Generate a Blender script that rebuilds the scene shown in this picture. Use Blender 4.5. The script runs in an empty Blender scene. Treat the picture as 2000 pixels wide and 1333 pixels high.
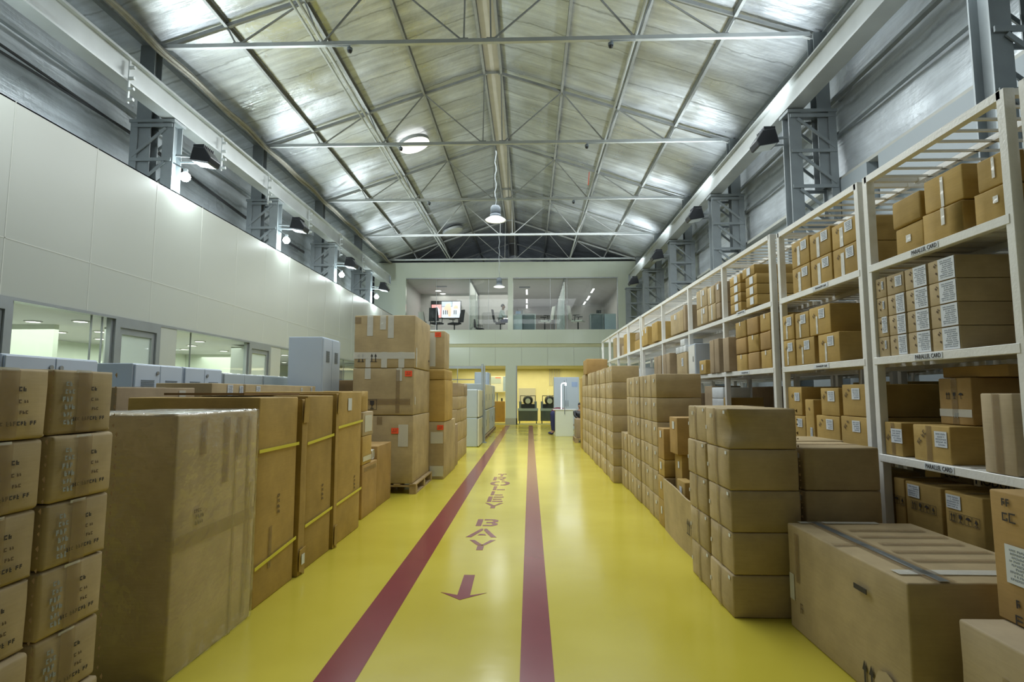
import bpy, bmesh, math, random
from mathutils import Vector, Matrix, noise
random.seed(7)
C = bpy.context.scene.collection
sc = bpy.context.scene
PI = math.pi

# ------------------------------------------------------------------ camera, world, exposure
cd = bpy.data.cameras.new('camera'); cam = bpy.data.objects.new('camera', cd); C.objects.link(cam)
cd.sensor_fit = 'HORIZONTAL'; cd.sensor_width = 36.0; cd.lens = 36.0 * 1100 / 2000
cd.clip_start = 0.05; cd.clip_end = 200
cam.location = (0, 0, 1.5)
cam.rotation_euler = (math.radians(90 + 5.272), 0, math.radians(1.815))
sc.camera = cam
sc.view_settings.view_transform = 'Standard'; sc.view_settings.look = 'None'
sc.view_settings.gamma = 1.0; sc.view_settings.exposure = -0.07
sc.view_settings.use_curve_mapping = False
w = bpy.data.worlds.new('world'); sc.world = w; w.use_nodes = True
w.node_tree.nodes['Background'].inputs[0].default_value = (0.62, 0.72, 0.78, 1)
w.node_tree.nodes['Background'].inputs[1].default_value = 0.12
sc.cycles.max_bounces = 7; sc.cycles.diffuse_bounces = 4; sc.cycles.glossy_bounces = 3
sc.cycles.transparent_max_bounces = 10; sc.cycles.sample_clamp_indirect = 4.0
sc.cycles.use_denoising = True
sc.cycles.caustics_reflective = False; sc.cycles.caustics_refractive = False

def light(kind, name, loc, power, color, size=0.5, size_y=None, rot=(0, 0, 0), spot=None, blend=0.6, parent=None, shape='RECTANGLE'):
    l = bpy.data.lights.new(name, kind); l.energy = power; l.color = color
    if kind == 'AREA':
        l.shape = shape if size_y or shape == 'DISK' else 'SQUARE'
        l.size = size
        if size_y: l.size_y = size_y
    elif kind == 'SPOT':
        l.spot_size = spot; l.spot_blend = blend; l.shadow_soft_size = size
    else:
        l.shadow_soft_size = size
    o = bpy.data.objects.new(name, l); C.objects.link(o); o.location = loc; o.rotation_euler = rot
    if parent: o.parent = parent
    return o
def aim(o, target):
    d = Vector(target) - o.location
    o.rotation_euler = d.to_track_quat('-Z', 'Y').to_euler()

COOL = (0.93, 0.99, 1.0)
# two pendant high-bay lamps in view; the wide area lights are added fill
for i, (x, y, z, p) in enumerate([(-0.87, 14.05, 5.80, 30), (-1.23, 22.55, 5.70, 25)]):
    light('AREA', 'high_bay_light', (x, y, z), p, COOL, size=0.55, shape='DISK')
light('AREA', 'overhead_fill_light', (-0.9, 6.2, 7.6), 260, COOL, size=7.0, size_y=3.0)  # unseen overhead fill, added without a fixture
light('AREA', 'overhead_fill_light', (-0.9, 13.0, 7.75), 860, COOL, size=8.0, size_y=8.0)  # broad soft fill added below the roof at mid hall
light('AREA', 'far_wall_fill', (-0.9, 21.5, 7.7), 110, COOL, size=9.0, size_y=2.4, rot=(math.radians(62), 0, 0))  # extra light added only to brighten the far wall
# wall floodlights on the crane columns, tipped up towards the foil roof
for y in (5.55, 9.8, 14.05, 18.3, 22.55):
    o = light('SPOT', 'flood_light', (4.05, y - 0.1, 6.15), 520 if y > 6 else 420, (0.88, 0.97, 1.0), size=0.15, spot=math.radians(118), blend=0.7); aim(o, (3.6, y + 1.0, 9))
    o = light('SPOT', 'flood_light', (-5.75, y, 5.95), 480 if y > 6 else 420, (0.88, 0.97, 1.0), size=0.15, spot=math.radians(98), blend=0.6); aim(o, (-5.0, y + .6, 9))
# bare bright lamps on the left columns
for y in (9.8, 14.05, 18.3, 22.55):
    light('POINT', 'lamp_and_fill_light', (-6.18, y, 5.36), 85 if y < 20 else 150, (0.85, 0.98, 1.0), size=0.09)
for y in (1.3, 5.55): light('POINT', 'lamp_and_fill_light', (-6.0, y, 5.6), 85, (0.85, 0.98, 1.0), size=0.12)  # out-of-frame points added to brighten the left wall insulation
for y in (1.3, 5.55): light('POINT', 'lamp_and_fill_light', (4.0, y, 6.3), 45, (0.88, 0.97, 1.0), size=0.15)  # right-hand fill points, added to lift the roof, no lamp modelled
# rooms
light('AREA', 'upper_office_light', (-0.9, 30.5, 7.0), 230, (1, .96, .93), size=9.5, size_y=5.5)
light('AREA', 'lower_workshop_light', (-0.6, 28.8, 2.72), 190, (1, .86, .50), size=6.5, size_y=2.6)
light('AREA', 'side_office_light', (-8.6, 13.0, 2.60), 420, (.93, 1, .93), size=3.0, size_y=15)
light('AREA', 'desk_light', (1.5, 21.6, 3.2), 26, (.9, .97, 1), size=1.0)

# ------------------------------------------------------------------ materials
def nt(name):
    m = bpy.data.materials.new(name); m.use_nodes = True
    t = m.node_tree; return m, t, t.nodes['Principled BSDF']
def setp(b, col=None, rough=None, metal=None, spec=None, em=None, es=None, alpha=None, trans=None, coat=None):
    if col: b.inputs['Base Color'].default_value = (*col, 1)
    if rough is not None: b.inputs['Roughness'].default_value = rough
    if metal is not None: b.inputs['Metallic'].default_value = metal
    if spec is not None: b.inputs['Specular IOR Level'].default_value = spec
    if em: b.inputs['Emission Color'].default_value = (*em, 1); b.inputs['Emission Strength'].default_value = es
    if alpha is not None: b.inputs['Alpha'].default_value = alpha
    if trans is not None: b.inputs['Transmission Weight'].default_value = trans
    if coat is not None: b.inputs['Coat Weight'].default_value = coat
def simple(name, col, rough=0.5, metal=0.0, var=0.06, scale=4.0, bump=0.0, bscale=40, **k):
    """principled with a faint procedural mottling"""
    m, t, b = nt(name); setp(b, col, rough, metal, **k)
    tc = t.nodes.new('ShaderNodeTexCoord'); n = t.nodes.new('ShaderNodeTexNoise')
    n.inputs['Scale'].default_value = scale; n.inputs['Detail'].default_value = 4
    t.links.new(tc.outputs['Object'], n.inputs['Vector'])
    mp = t.nodes.new('ShaderNodeMapRange'); mp.inputs['To Min'].default_value = 1 - var * 2; mp.inputs['To Max'].default_value = 1 + var * 2
    t.links.new(n.outputs['Fac'], mp.inputs['Value'])
    mx = t.nodes.new('ShaderNodeMix'); mx.data_type = 'RGBA'; mx.blend_type = 'MULTIPLY'; mx.inputs['Factor'].default_value = 1
    mx.inputs['A'].default_value = (*col, 1); t.links.new(mp.outputs['Result'], mx.inputs['B'])
    t.links.new(mx.outputs['Result'], b.inputs['Base Color'])
    if bump:
        n2 = t.nodes.new('ShaderNodeTexNoise'); n2.inputs['Scale'].default_value = bscale; t.links.new(tc.outputs['Object'], n2.inputs['Vector'])
        bp = t.nodes.new('ShaderNodeBump'); bp.inputs['Strength'].default_value = bump; bp.inputs['Distance'].default_value = .01
        t.links.new(n2.outputs['Fac'], bp.inputs['Height']); t.links.new(bp.outputs['Normal'], b.inputs['Normal'])
    return m
def emit(name, col, s):
    m, t, b = nt(name); setp(b, (0.8, 0.8, 0.8), 0.5, em=col, es=s); return m
def cardboard(name, col, dark=0.8):
    m, t, b = nt(name); setp(b, col, 0.75, spec=0.25)
    L = t.links.new; N = t.nodes.new
    tc = N('ShaderNodeTexCoord'); oi = N('ShaderNodeObjectInfo')
    ad = N('ShaderNodeVectorMath'); ad.operation = 'ADD'; L(tc.outputs['Object'], ad.inputs[0])
    mulr = N('ShaderNodeMath'); mulr.operation = 'MULTIPLY'; mulr.inputs[1].default_value = 37; L(oi.outputs['Random'], mulr.inputs[0])
    L(mulr.outputs[0], ad.inputs[1])
    n = N('ShaderNodeTexNoise'); n.inputs['Scale'].default_value = 3.2; n.inputs['Detail'].default_value = 5; n.inputs['Roughness'].default_value = .6; L(ad.outputs[0], n.inputs['Vector'])
    st = N('ShaderNodeMapping'); st.inputs['Scale'].default_value = (8, 8, 90); L(ad.outputs[0], st.inputs['Vector'])
    n2 = N('ShaderNodeTexNoise'); n2.inputs['Scale'].default_value = 1.0; n2.inputs['Detail'].default_value = 2; L(st.outputs[0], n2.inputs['Vector'])
    m1 = N('ShaderNodeMapRange'); m1.inputs['From Min'].default_value = .3; m1.inputs['From Max'].default_value = .7; m1.inputs['To Min'].default_value = dark; m1.inputs['To Max'].default_value = 1.1; L(n.outputs['Fac'], m1.inputs['Value'])
    m2 = N('ShaderNodeMapRange'); m2.inputs['To Min'].default_value = .93; m2.inputs['To Max'].default_value = 1.07; L(n2.outputs['Fac'], m2.inputs['Value'])
    m3 = N('ShaderNodeMapRange'); m3.inputs['To Min'].default_value = .90; m3.inputs['To Max'].default_value = 1.08; L(oi.outputs['Random'], m3.inputs['Value'])
    a = N('ShaderNodeMath'); a.operation = 'MULTIPLY'; L(m1.outputs[0], a.inputs[0]); L(m2.outputs[0], a.inputs[1])
    a2 = N('ShaderNodeMath'); a2.operation = 'MULTIPLY'; L(a.outputs[0], a2.inputs[0]); L(m3.outputs[0], a2.inputs[1])
    mx = N('ShaderNodeMix'); mx.data_type = 'RGBA'; mx.blend_type = 'MULTIPLY'; mx.inputs['Factor'].default_value = 1
    mx.inputs['A'].default_value = (*col, 1); L(a2.outputs[0], mx.inputs['B']); L(mx.outputs['Result'], b.inputs['Base Color'])
    bp = N('ShaderNodeBump'); bp.inputs['Strength'].default_value = .12; bp.inputs['Distance'].default_value = .004
    L(n2.outputs['Fac'], bp.inputs['Height']); L(bp.outputs['Normal'], b.inputs['Normal'])
    return m
def clearfilm(name, tint, glossfac, rough, bump=.4, bscale=14, transp=(1, 1, 1), opac=0.0, fres=1.0):
    """tape / stretch film: see-through with glossy wrinkles and a little milky body"""
    m = bpy.data.materials.new(name); m.use_nodes = True; t = m.node_tree; t.nodes.clear()
    N = t.nodes.new; L = t.links.new
    out = N('ShaderNodeOutputMaterial'); tr = N('ShaderNodeBsdfTransparent'); tr.inputs[0].default_value = (*transp, 1)
    gl = N('ShaderNodeBsdfGlossy'); gl.inputs['Roughness'].default_value = rough; gl.inputs['Color'].default_value = (1, 1, 1, 1)
    df = N('ShaderNodeBsdfDiffuse'); df.inputs[0].default_value = (*tint, 1)
    m1 = N('ShaderNodeMixShader'); m1.inputs[0].default_value = opac; L(tr.outputs[0], m1.inputs[1]); L(df.outputs[0], m1.inputs[2])
    fr = N('ShaderNodeFresnel'); fr.inputs[0].default_value = 1.45
    ma = N('ShaderNodeMath'); ma.operation = 'MULTIPLY_ADD'; ma.inputs[1].default_value = fres; ma.inputs[2].default_value = glossfac; L(fr.outputs[0], ma.inputs[0])
    ge = N('ShaderNodeNewGeometry'); fs = N('ShaderNodeMath'); fs.operation = 'SUBTRACT'; fs.inputs[0].default_value = 1.0; L(ge.outputs['Backfacing'], fs.inputs[1])
    mr = N('ShaderNodeMath'); mr.operation = 'MULTIPLY'; L(ma.outputs[0], mr.inputs[0]); L(fs.outputs[0], mr.inputs[1])
    m2 = N('ShaderNodeMixShader'); L(mr.outputs[0], m2.inputs[0]); L(m1.outputs[0], m2.inputs[1]); L(gl.outputs[0], m2.inputs[2])
    tc = N('ShaderNodeTexCoord'); n = N('ShaderNodeTexNoise'); n.inputs['Scale'].default_value = bscale; n.inputs['Detail'].default_value = 3; L(tc.outputs['Object'], n.inputs['Vector'])
    bp = N('ShaderNodeBump'); bp.inputs['Strength'].default_value = bump; bp.inputs['Distance'].default_value = .03; L(n.outputs['Fac'], bp.inputs['Height'])
    L(bp.outputs[0], gl.inputs['Normal']); L(m2.outputs[0], out.inputs[0])
    return m

M = {}
M['tan'] = cardboard('tan_cardboard', (0.45, 0.352, 0.20))
M['kraft'] = cardboard('kraft_cardboard', (0.445, 0.302, 0.098))
M['orange'] = cardboard('orange_brown_cardboard', (0.42, 0.272, 0.105))
M['pale'] = cardboard('pale_cardboard', (0.43, 0.345, 0.22), .85)
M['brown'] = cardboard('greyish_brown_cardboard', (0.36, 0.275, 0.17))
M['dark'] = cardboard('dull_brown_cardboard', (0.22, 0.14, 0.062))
M['whitebox'] = cardboard('white_cardboard', (0.62, 0.65, 0.66), .9)
M['tape'] = clearfilm('clear_packing_tape', (0.30, 0.21, 0.11), 0.02, 0.25, opac=0.26, fres=.3)
M['tape_shiny'] = clearfilm('shiny_packing_tape', (0.80, 0.80, 0.74), 0.10, 0.20, opac=0.55, fres=.6)
M['film'] = clearfilm('stretch_film', (0.6, 0.55, 0.45), 0.03, 0.16, bump=.9, bscale=9, opac=0.05)
M['paper'] = simple('white_label_paper', (0.66, 0.70, 0.74), 0.55, var=.03)
M['orange_label'] = simple('orange_red_sticker', (0.92, 0.10, 0.035), 0.5)
M['ink'] = simple('black_ink', (0.035, 0.03, 0.028), 0.7)
M['labelprint'] = simple('label_print_grey', (0.30, 0.34, 0.40), 0.7)
M['faintink'] = simple('faded_brown_ink', (0.12, 0.08, 0.04), 0.8)
M['blueink'] = simple('faint_blue_print', (0.30, 0.33, 0.33), 0.8)
M['blue_sticker'] = simple('blue_sticker', (0.05, 0.25, 0.62), 0.5)
M['strap'] = simple('yellow_plastic_strap', (0.72, 0.66, 0.06), 0.4)
M['steel'] = simple('grey_painted_steel', (0.30, 0.335, 0.35), 0.42, .25, var=.12, scale=3, bump=.1)
M['beam'] = simple('light_grey_crane_paint', (0.50, 0.53, 0.53), 0.33, .35, var=.10, scale=2)
M['truss'] = simple('weathered_truss_paint', (0.33, 0.345, 0.34), 0.5, .2, var=.12, scale=6)
M['rack'] = simple('cream_rack_paint', (0.80, 0.80, 0.765), 0.28, var=.05, scale=9, bump=.15, bscale=60)
M['cable'] = simple('black_cable', (0.03, 0.032, 0.035), 0.5)
M['bundle'] = simple('pale_cable_bundle', (0.42, 0.41, 0.36), 0.65, var=.15, scale=12)
M['panel'] = simple('cream_wall_panel', (0.37, 0.385, 0.35), 0.30, var=.02, scale=.8)
M['seam'] = simple('panel_joint', (0.47, 0.48, 0.44), 0.5)
M['farpanel'] = simple('pale_green_wall_panel', (0.60, 0.66, 0.56), 0.16, var=.015, scale=.6)
M['blueside'] = simple('pale_blue_grey_wall', (0.36, 0.41, 0.44), 0.5, var=.03, scale=.8)
M['white'] = simple('white_office_paint', (0.55, 0.53, 0.52), 0.6, var=.02)
M['ceilwhite'] = simple('white_office_ceiling', (0.55, 0.54, 0.53), 0.6, var=.02)
M['yellowwall'] = simple('warm_yellow_wall', (0.82, 0.76, 0.52), 0.55, var=.03)
M['officegreen'] = simple('pale_office_wall', (0.66, 0.70, 0.60), 0.6, var=.02)
M['cab'] = simple('blue_grey_cabinet_paint', (0.46, 0.53, 0.62), 0.35, var=.03, scale=2)
M['cab2'] = simple('grey_machine_paint', (0.38, 0.43, 0.45), 0.3, var=.04, scale=2)
M['cream'] = simple('cream_appliance_door', (0.56, 0.55, 0.45), 0.3, var=.03)
M['vent'] = simple('dark_vent_grille', (0.16, 0.19, 0.22), 0.5)
M['alu'] = simple('aluminium_frame', (0.33, 0.35, 0.36), 0.35, .6)
M['black'] = simple('black_plastic', (0.018, 0.018, 0.02), 0.35)
M['blackmetal'] = simple('black_lamp_housing', (0.03, 0.032, 0.036), 0.3, .4)
M['wood'] = simple('pallet_wood', (0.36, 0.26, 0.13), 0.75, var=.2, scale=8)
M['woodcab'] = simple('orange_wood_cabinet', (0.48, 0.24, 0.045), 0.4, var=.1, scale=5)
M['red'] = simple('dark_red_floor_paint', (0.215, 0.034, 0.045), 0.20, var=.07, scale=3)
M['skin'] = simple('skin', (0.32, 0.18, 0.11), 0.55)
M['hair'] = simple('black_hair', (0.012, 0.01, 0.01), 0.5)
M['shirt'] = simple('white_shirt', (0.62, 0.66, 0.70), 0.7)
M['trouser'] = simple('dark_blue_trousers', (0.03, 0.035, 0.12), 0.7)
M['maroon'] = simple('maroon_jacket', (0.14, 0.018, 0.035), 0.7)
M['darkfabric'] = simple('dark_chair_mesh', (0.035, 0.037, 0.045), 0.7)
M['whiteplastic'] = simple('white_chair_plastic', (0.70, 0.70, 0.67), 0.35)
M['glow'] = emit('glowing_lamp', (0.9, 1.0, 1.0), 26)
M['pendantglow'] = emit('pendant_diffuser', (0.93, 1.0, 0.96), 2.6)
M['disc'] = emit('ceiling_downlight_glow', (1, 0.98, 0.9), 5)
M['strip'] = emit('strip_light_glow', (1, 0.99, 0.95), 4)
M['skyvent'] = emit('daylit_vent_opening', (1.0, 0.97, 0.88), 1.9)
M['dimvent'] = simple('dusty_vent_cover', (0.42, 0.44, 0.40), 0.6)
M['screenw'] = emit('screen_white', (0.75, 0.8, 1.0), .75)
M['screenr'] = emit('screen_red', (0.9, 0.04, 0.06), 1.0)
M['screeno'] = emit('screen_orange', (1.0, 0.33, 0.12), 1.0)
M['screenb'] = emit('screen_blue', (0.2, 0.35, 0.6), 0.8)
M['lamptube'] = emit('desk_lamp_tube', (0.9, 0.97, 1.0), 6)
M['bluepaper'] = simple('blue_notice', (0.30, 0.40, 0.62), 0.6)

# glass (clear with faint reflection)
def glass(name, tint=(0.93, 0.97, 0.94), refl=0.01, haze=0.0):
    m = clearfilm(name, (0.7, 0.75, 0.72), refl, 0.02, bump=0.0, transp=tint, opac=haze, fres=.55); return m
M['glass'] = glass('window_glass')
M['frost'] = glass('frosted_glass', (0.85, 0.92, 0.87), .05, .45)

# glossy yellow epoxy floor
m, t, b = nt('yellow_epoxy_floor'); M['floor'] = m; setp(b, (0.52, 0.46, 0.065), 0.17, spec=.38)
N = t.nodes.new; L = t.links.new
tc = N('ShaderNodeTexCoord'); n = N('ShaderNodeTexNoise'); n.inputs['Scale'].default_value = .8; n.inputs['Detail'].default_value = 6; L(tc.outputs['Object'], n.inputs['Vector'])
cr = N('ShaderNodeValToRGB'); cr.color_ramp.elements[0].position = .3; cr.color_ramp.elements[0].color = (0.53, 0.445, 0.045, 1); cr.color_ramp.elements[1].position = .7; cr.color_ramp.elements[1].color = (0.62, 0.53, 0.07, 1)
L(n.outputs['Fac'], cr.inputs[0]); L(cr.outputs[0], b.inputs['Base Color'])
n2 = N('ShaderNodeTexNoise'); n2.inputs['Scale'].default_value = 2.2; n2.inputs['Detail'].default_value = 3; L(tc.outputs['Object'], n2.inputs['Vector'])
bp = N('ShaderNodeBump'); bp.inputs['Strength'].default_value = .10; bp.inputs['Distance'].default_value = .02; L(n2.outputs['Fac'], bp.inputs['Height']); L(bp.outputs[0], b.inputs['Normal'])
mr = N('ShaderNodeMapRange'); mr.inputs['To Min'].default_value = .11; mr.inputs['To Max'].default_value = .26; L(n.outputs['Fac'], mr.inputs['Value']); L(mr.outputs[0], b.inputs['Roughness'])

# wrinkled foil insulation with cross seams
def foil(name, base, metal, seam_axis='Y', period=1.05):
    m, t, b = nt(name); setp(b, base, .42, metal)
    N = t.nodes.new; L = t.links.new
    tc = N('ShaderNodeTexCoord')
    n = N('ShaderNodeTexNoise'); n.inputs['Scale'].default_value = 1.1; n.inputs['Detail'].default_value = 8; n.inputs['Roughness'].default_value = .62; L(tc.outputs['Object'], n.inputs['Vector'])
    mp = N('ShaderNodeMapping'); mp.inputs['Scale'].default_value = (.55, 5.5, .55) if seam_axis == 'Y' else (.5, .55, 5.0); L(tc.outputs['Object'], mp.inputs['Vector'])
    n3 = N('ShaderNodeTexNoise'); n3.inputs['Scale'].default_value = 1.0; n3.inputs['Detail'].default_value = 6; n3.inputs['Roughness'].default_value = .6; L(mp.outputs[0], n3.inputs['Vector'])
    # seams: thin dark wavering lines every `period`
    sx = N('ShaderNodeSeparateXYZ'); L(tc.outputs['Object'], sx.inputs[0])
    wob = N('ShaderNodeMath'); wob.operation = 'MULTIPLY_ADD'; wob.inputs[1].default_value = .34; L(n.outputs['Fac'], wob.inputs[0]); L(sx.outputs[1 if seam_axis == 'Y' else 2], wob.inputs[2])
    dv = N('ShaderNodeMath'); dv.operation = 'DIVIDE'; dv.inputs[1].default_value = period; L(wob.outputs[0], dv.inputs[0])
    frc = N('ShaderNodeMath'); frc.operation = 'FRACT'; L(dv.outputs[0], frc.inputs[0])
    ab = N('ShaderNodeMath'); ab.operation = 'SUBTRACT'; ab.inputs[1].default_value = .5; L(frc.outputs[0], ab.inputs[0])
    ab2 = N('ShaderNodeMath'); ab2.operation = 'ABSOLUTE'; L(ab.outputs[0], ab2.inputs[0])
    sm = N('ShaderNodeMapRange'); sm.inputs['From Min'].default_value = .004; sm.inputs['From Max'].default_value = .03; sm.inputs['To Min'].default_value = .62; sm.inputs['To Max'].default_value = 1.0; L(ab2.outputs[0], sm.inputs['Value'])
    c1 = N('ShaderNodeMapRange'); c1.inputs['From Min'].default_value = .3; c1.inputs['From Max'].default_value = .7; c1.inputs['To Min'].default_value = .72; c1.inputs['To Max'].default_value = 1.12; L(n3.outputs['Fac'], c1.inputs['Value'])
    c2 = N('ShaderNodeMapRange'); c2.inputs['From Min'].default_value = .3; c2.inputs['From Max'].default_value = .7; c2.inputs['To Min'].default_value = .85; c2.inputs['To Max'].default_value = 1.1; L(n.outputs['Fac'], c2.inputs['Value'])
    a = N('ShaderNodeMath'); a.operation = 'MULTIPLY'; L(sm.outputs[0], a.inputs[0]); L(c1.outputs[0], a.inputs[1])
    a2 = N('ShaderNodeMath'); a2.operation = 'MULTIPLY'; L(a.outputs[0], a2.inputs[0]); L(c2.outputs[0], a2.inputs[1])
    mx = N('ShaderNodeMix'); mx.data_type = 'RGBA'; mx.blend_type = 'MULTIPLY'; mx.inputs['Factor'].default_value = 1
    mx.inputs['A'].default_value = (*base, 1); L(a2.outputs[0], mx.inputs['B']); L(mx.outputs['Result'], b.inputs['Base Color'])
    n5 = N('ShaderNodeTexNoise'); n5.inputs['Scale'].default_value = .9; n5.inputs['Detail'].default_value = 2; L(tc.outputs['Object'], n5.inputs['Vector'])
    r = N('ShaderNodeMapRange'); r.inputs['From Min'].default_value = .35; r.inputs['From Max'].default_value = .65; r.inputs['To Min'].default_value = .27; r.inputs['To Max'].default_value = .60; L(n5.outputs['Fac'], r.inputs['Value']); L(r.outputs[0], b.inputs['Roughness'])
    bp = N('ShaderNodeBump'); bp.inputs['Strength'].default_value = .35; bp.inputs['Distance'].default_value = .06; L(n3.outputs['Fac'], bp.inputs['Height'])
    bp2 = N('ShaderNodeBump'); bp2.inputs['Strength'].default_value = .35; bp2.inputs['Distance'].default_value = .03
    n4 = N('ShaderNodeTexNoise'); n4.inputs['Scale'].default_value = 7; n4.inputs['Detail'].default_value = 5; L(tc.outputs['Object'], n4.inputs['Vector'])
    L(n4.outputs['Fac'], bp2.inputs['Height']); L(bp.outputs[0], bp2.inputs['Normal']); L(bp2.outputs[0], b.inputs['Normal'])
    return m
M['foil'] = foil('silver_foil_insulation', (0.66, 0.70, 0.74), 0.74)
M['foilwall'] = foil('grey_foil_wall_insulation', (0.57, 0.62, 0.66), 0.35, 'Z', 1.9)

# ------------------------------------------------------------------ mesh helpers
class MB:
    def __init__(s): s.v = []; s.f = []
    def box(s, x0, x1, y0, y1, z0, z1):
        n = len(s.v)
        s.v += [(x0, y0, z0), (x1, y0, z0), (x1, y1, z0), (x0, y1, z0), (x0, y0, z1), (x1, y0, z1), (x1, y1, z1), (x0, y1, z1)]
        s.f += [(n, n+3, n+2, n+1), (n+4, n+5, n+6, n+7), (n, n+1, n+5, n+4), (n+1, n+2, n+6, n+5), (n+2, n+3, n+7, n+6), (n+3, n, n+4, n+7)]
        return s
    def beam(s, p, q, w, h, up=(0, 0, 1)):
        p = Vector(p); q = Vector(q); d = (q - p).normalized(); up = Vector(up)
        if abs(d.dot(up)) > .98: up = Vector((0, 1, 0))
        sx = d.cross(up).normalized(); sz = sx.cross(d).normalized()
        n = len(s.v)
        for c in (p, q):
            for a, b in ((-1, -1), (1, -1), (1, 1), (-1, 1)):
                s.v.append(tuple(c + sx * a * w / 2 + sz * b * h / 2))
        s.f += [(n, n+3, n+2, n+1), (n+4, n+5, n+6, n+7)] + [(n+i, n+(i+1) % 4, n+4+(i+1) % 4, n+4+i) for i in range(4)]
        return s
    def tube(s, pts, r, k=8, close=True):
        pts = [Vector(p) for p in pts]; base = len(s.v)
        rs = r if isinstance(r, (list, tuple)) else [r] * len(pts)
        prev = None
        for i, p in enumerate(pts):
            d = (pts[min(i+1, len(pts)-1)] - pts[max(i-1, 0)]).normalized()
            up = Vector((0, 0, 1)) if abs(d.z) < .95 else Vector((0, 1, 0))
            if prev is None: a = d.cross(up).normalized()
            else: a = (prev - d * prev.dot(d)).normalized()
            prev = a; b = d.cross(a).normalized()
            for j in range(k):
                an = 2 * PI * j / k
                s.v.append(tuple(p + (a * math.cos(an) + b * math.sin(an)) * rs[i]))
        for i in range(len(pts) - 1):
            for j in range(k):
                a0 = base + i*k + j; a1 = base + i*k + (j+1) % k
                s.f.append((a0, a1, a1 + k, a0 + k))
        if close:
            s.f.append(tuple(base + j for j in reversed(range(k))))
            s.f.append(tuple(base + (len(pts)-1)*k + j for j in range(k)))
        return s
    def lathe(s, prof, c=(0, 0, 0), k=20):
        base = len(s.v)
        for r, z in prof:
            for j in range(k):
                an = 2*PI*j/k; s.v.append((c[0]+r*math.cos(an), c[1]+r*math.sin(an), c[2]+z))
        for i in range(len(prof)-1):
            for j in range(k):
                a0 = base+i*k+j; a1 = base+i*k+(j+1) % k
                s.f.append((a0, a1, a1+k, a0+k))
        return s
    def poly(s, pts, off):
        """extrude polygon pts (list of 3D) by vector off"""
        n = len(s.v); k = len(pts); off = Vector(off)
        s.v += [tuple(p) for p in pts] + [tuple(Vector(p) + off) for p in pts]
        s.f += [tuple(range(n, n+k)), tuple(reversed(range(n+k, n+2*k)))]
        s.f += [(n+i, n+k+i, n+k+(i+1) % k, n+(i+1) % k) for i in range(k)]
        return s
    def mesh(s, name, mat, bevel=0, smooth=False):
        me = bpy.data.meshes.new(name); me.from_pydata(s.v, [], s.f)
        bm = bmesh.new(); bm.from_mesh(me)
        bmesh.ops.recalc_face_normals(bm, faces=bm.faces)
        if bevel:
            bmesh.ops.bevel(bm, geom=[e for e in bm.edges if len(e.link_faces) == 2 and e.calc_face_angle() > .5], offset=bevel, segments=1, affect='EDGES', profile=.5)
        if smooth:
            for f in bm.faces: f.smooth = True
        bm.to_mesh(me); bm.free()
        if isinstance(mat, str): mat = M[mat]
        me.materials.append(mat)
        return me
    def build(s, name, mat, parent=None, bevel=0, smooth=False, loc=None):
        return link(name, s.mesh(name, mat, bevel, smooth), parent, loc)
def link(name, me, parent=None, loc=None):
    o = bpy.data.objects.new(name, me); C.objects.link(o)
    if parent: o.parent = parent
    if loc: o.location = loc
    return o
def tag(o, label=None, cat=None, group=None, kind=None):
    if label: o['label'] = label
    if cat: o['category'] = cat
    if group: o['group'] = group
    if kind: o['kind'] = kind
    return o
def thing(name, label, cat, loc=(0, 0, 0), group=None, rz=0):
    o = bpy.data.objects.new(name, None); C.objects.link(o); o.location = loc; o.rotation_euler.z = rz
    o.empty_display_size = .1
    return tag(o, label, cat, group)
def struct(name, mb, mat, parent=None, **k):
    o = mb.build(name, mat, parent, **k)
    if not parent: o['kind'] = 'structure'
    return o
def textmesh(s, size, depth=.0008, font_mat='ink', sx=1.0):
    cu = bpy.data.curves.new('lettering', 'FONT'); cu.body = s; cu.size = size; cu.extrude = depth
    cu.align_x = 'CENTER'; cu.align_y = 'CENTER'; cu.resolution_u = 2
    tmp = bpy.data.objects.new('tmp', cu); C.objects.link(tmp)
    dg = bpy.context.evaluated_depsgraph_get(); dg.update()
    me = bpy.data.meshes.new_from_object(tmp.evaluated_get(dg))
    bpy.data.objects.remove(tmp)
    me.materials.clear(); me.materials.append(M[font_mat])
    if sx != 1: me.transform(Matrix.Diagonal((sx, 1, 1, 1)))
    return me
ROT_R = Matrix(((0, 0, -1, 0), (-1, 0, 0, 0), (0, 1, 0, 0), (0, 0, 0, 1)))   # text on a face looking to -X (right-hand cartons)
ROT_L = Matrix(((0, 0, 1, 0), (1, 0, 0, 0), (0, 1, 0, 0), (0, 0, 0, 1)))     # text on a face looking to +X (left-hand cartons)
ROT_N = Matrix(((1, 0, 0, 0), (0, 0, -1, 0), (0, 1, 0, 0), (0, 0, 0, 1)))    # text on a face looking to -Y

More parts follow.
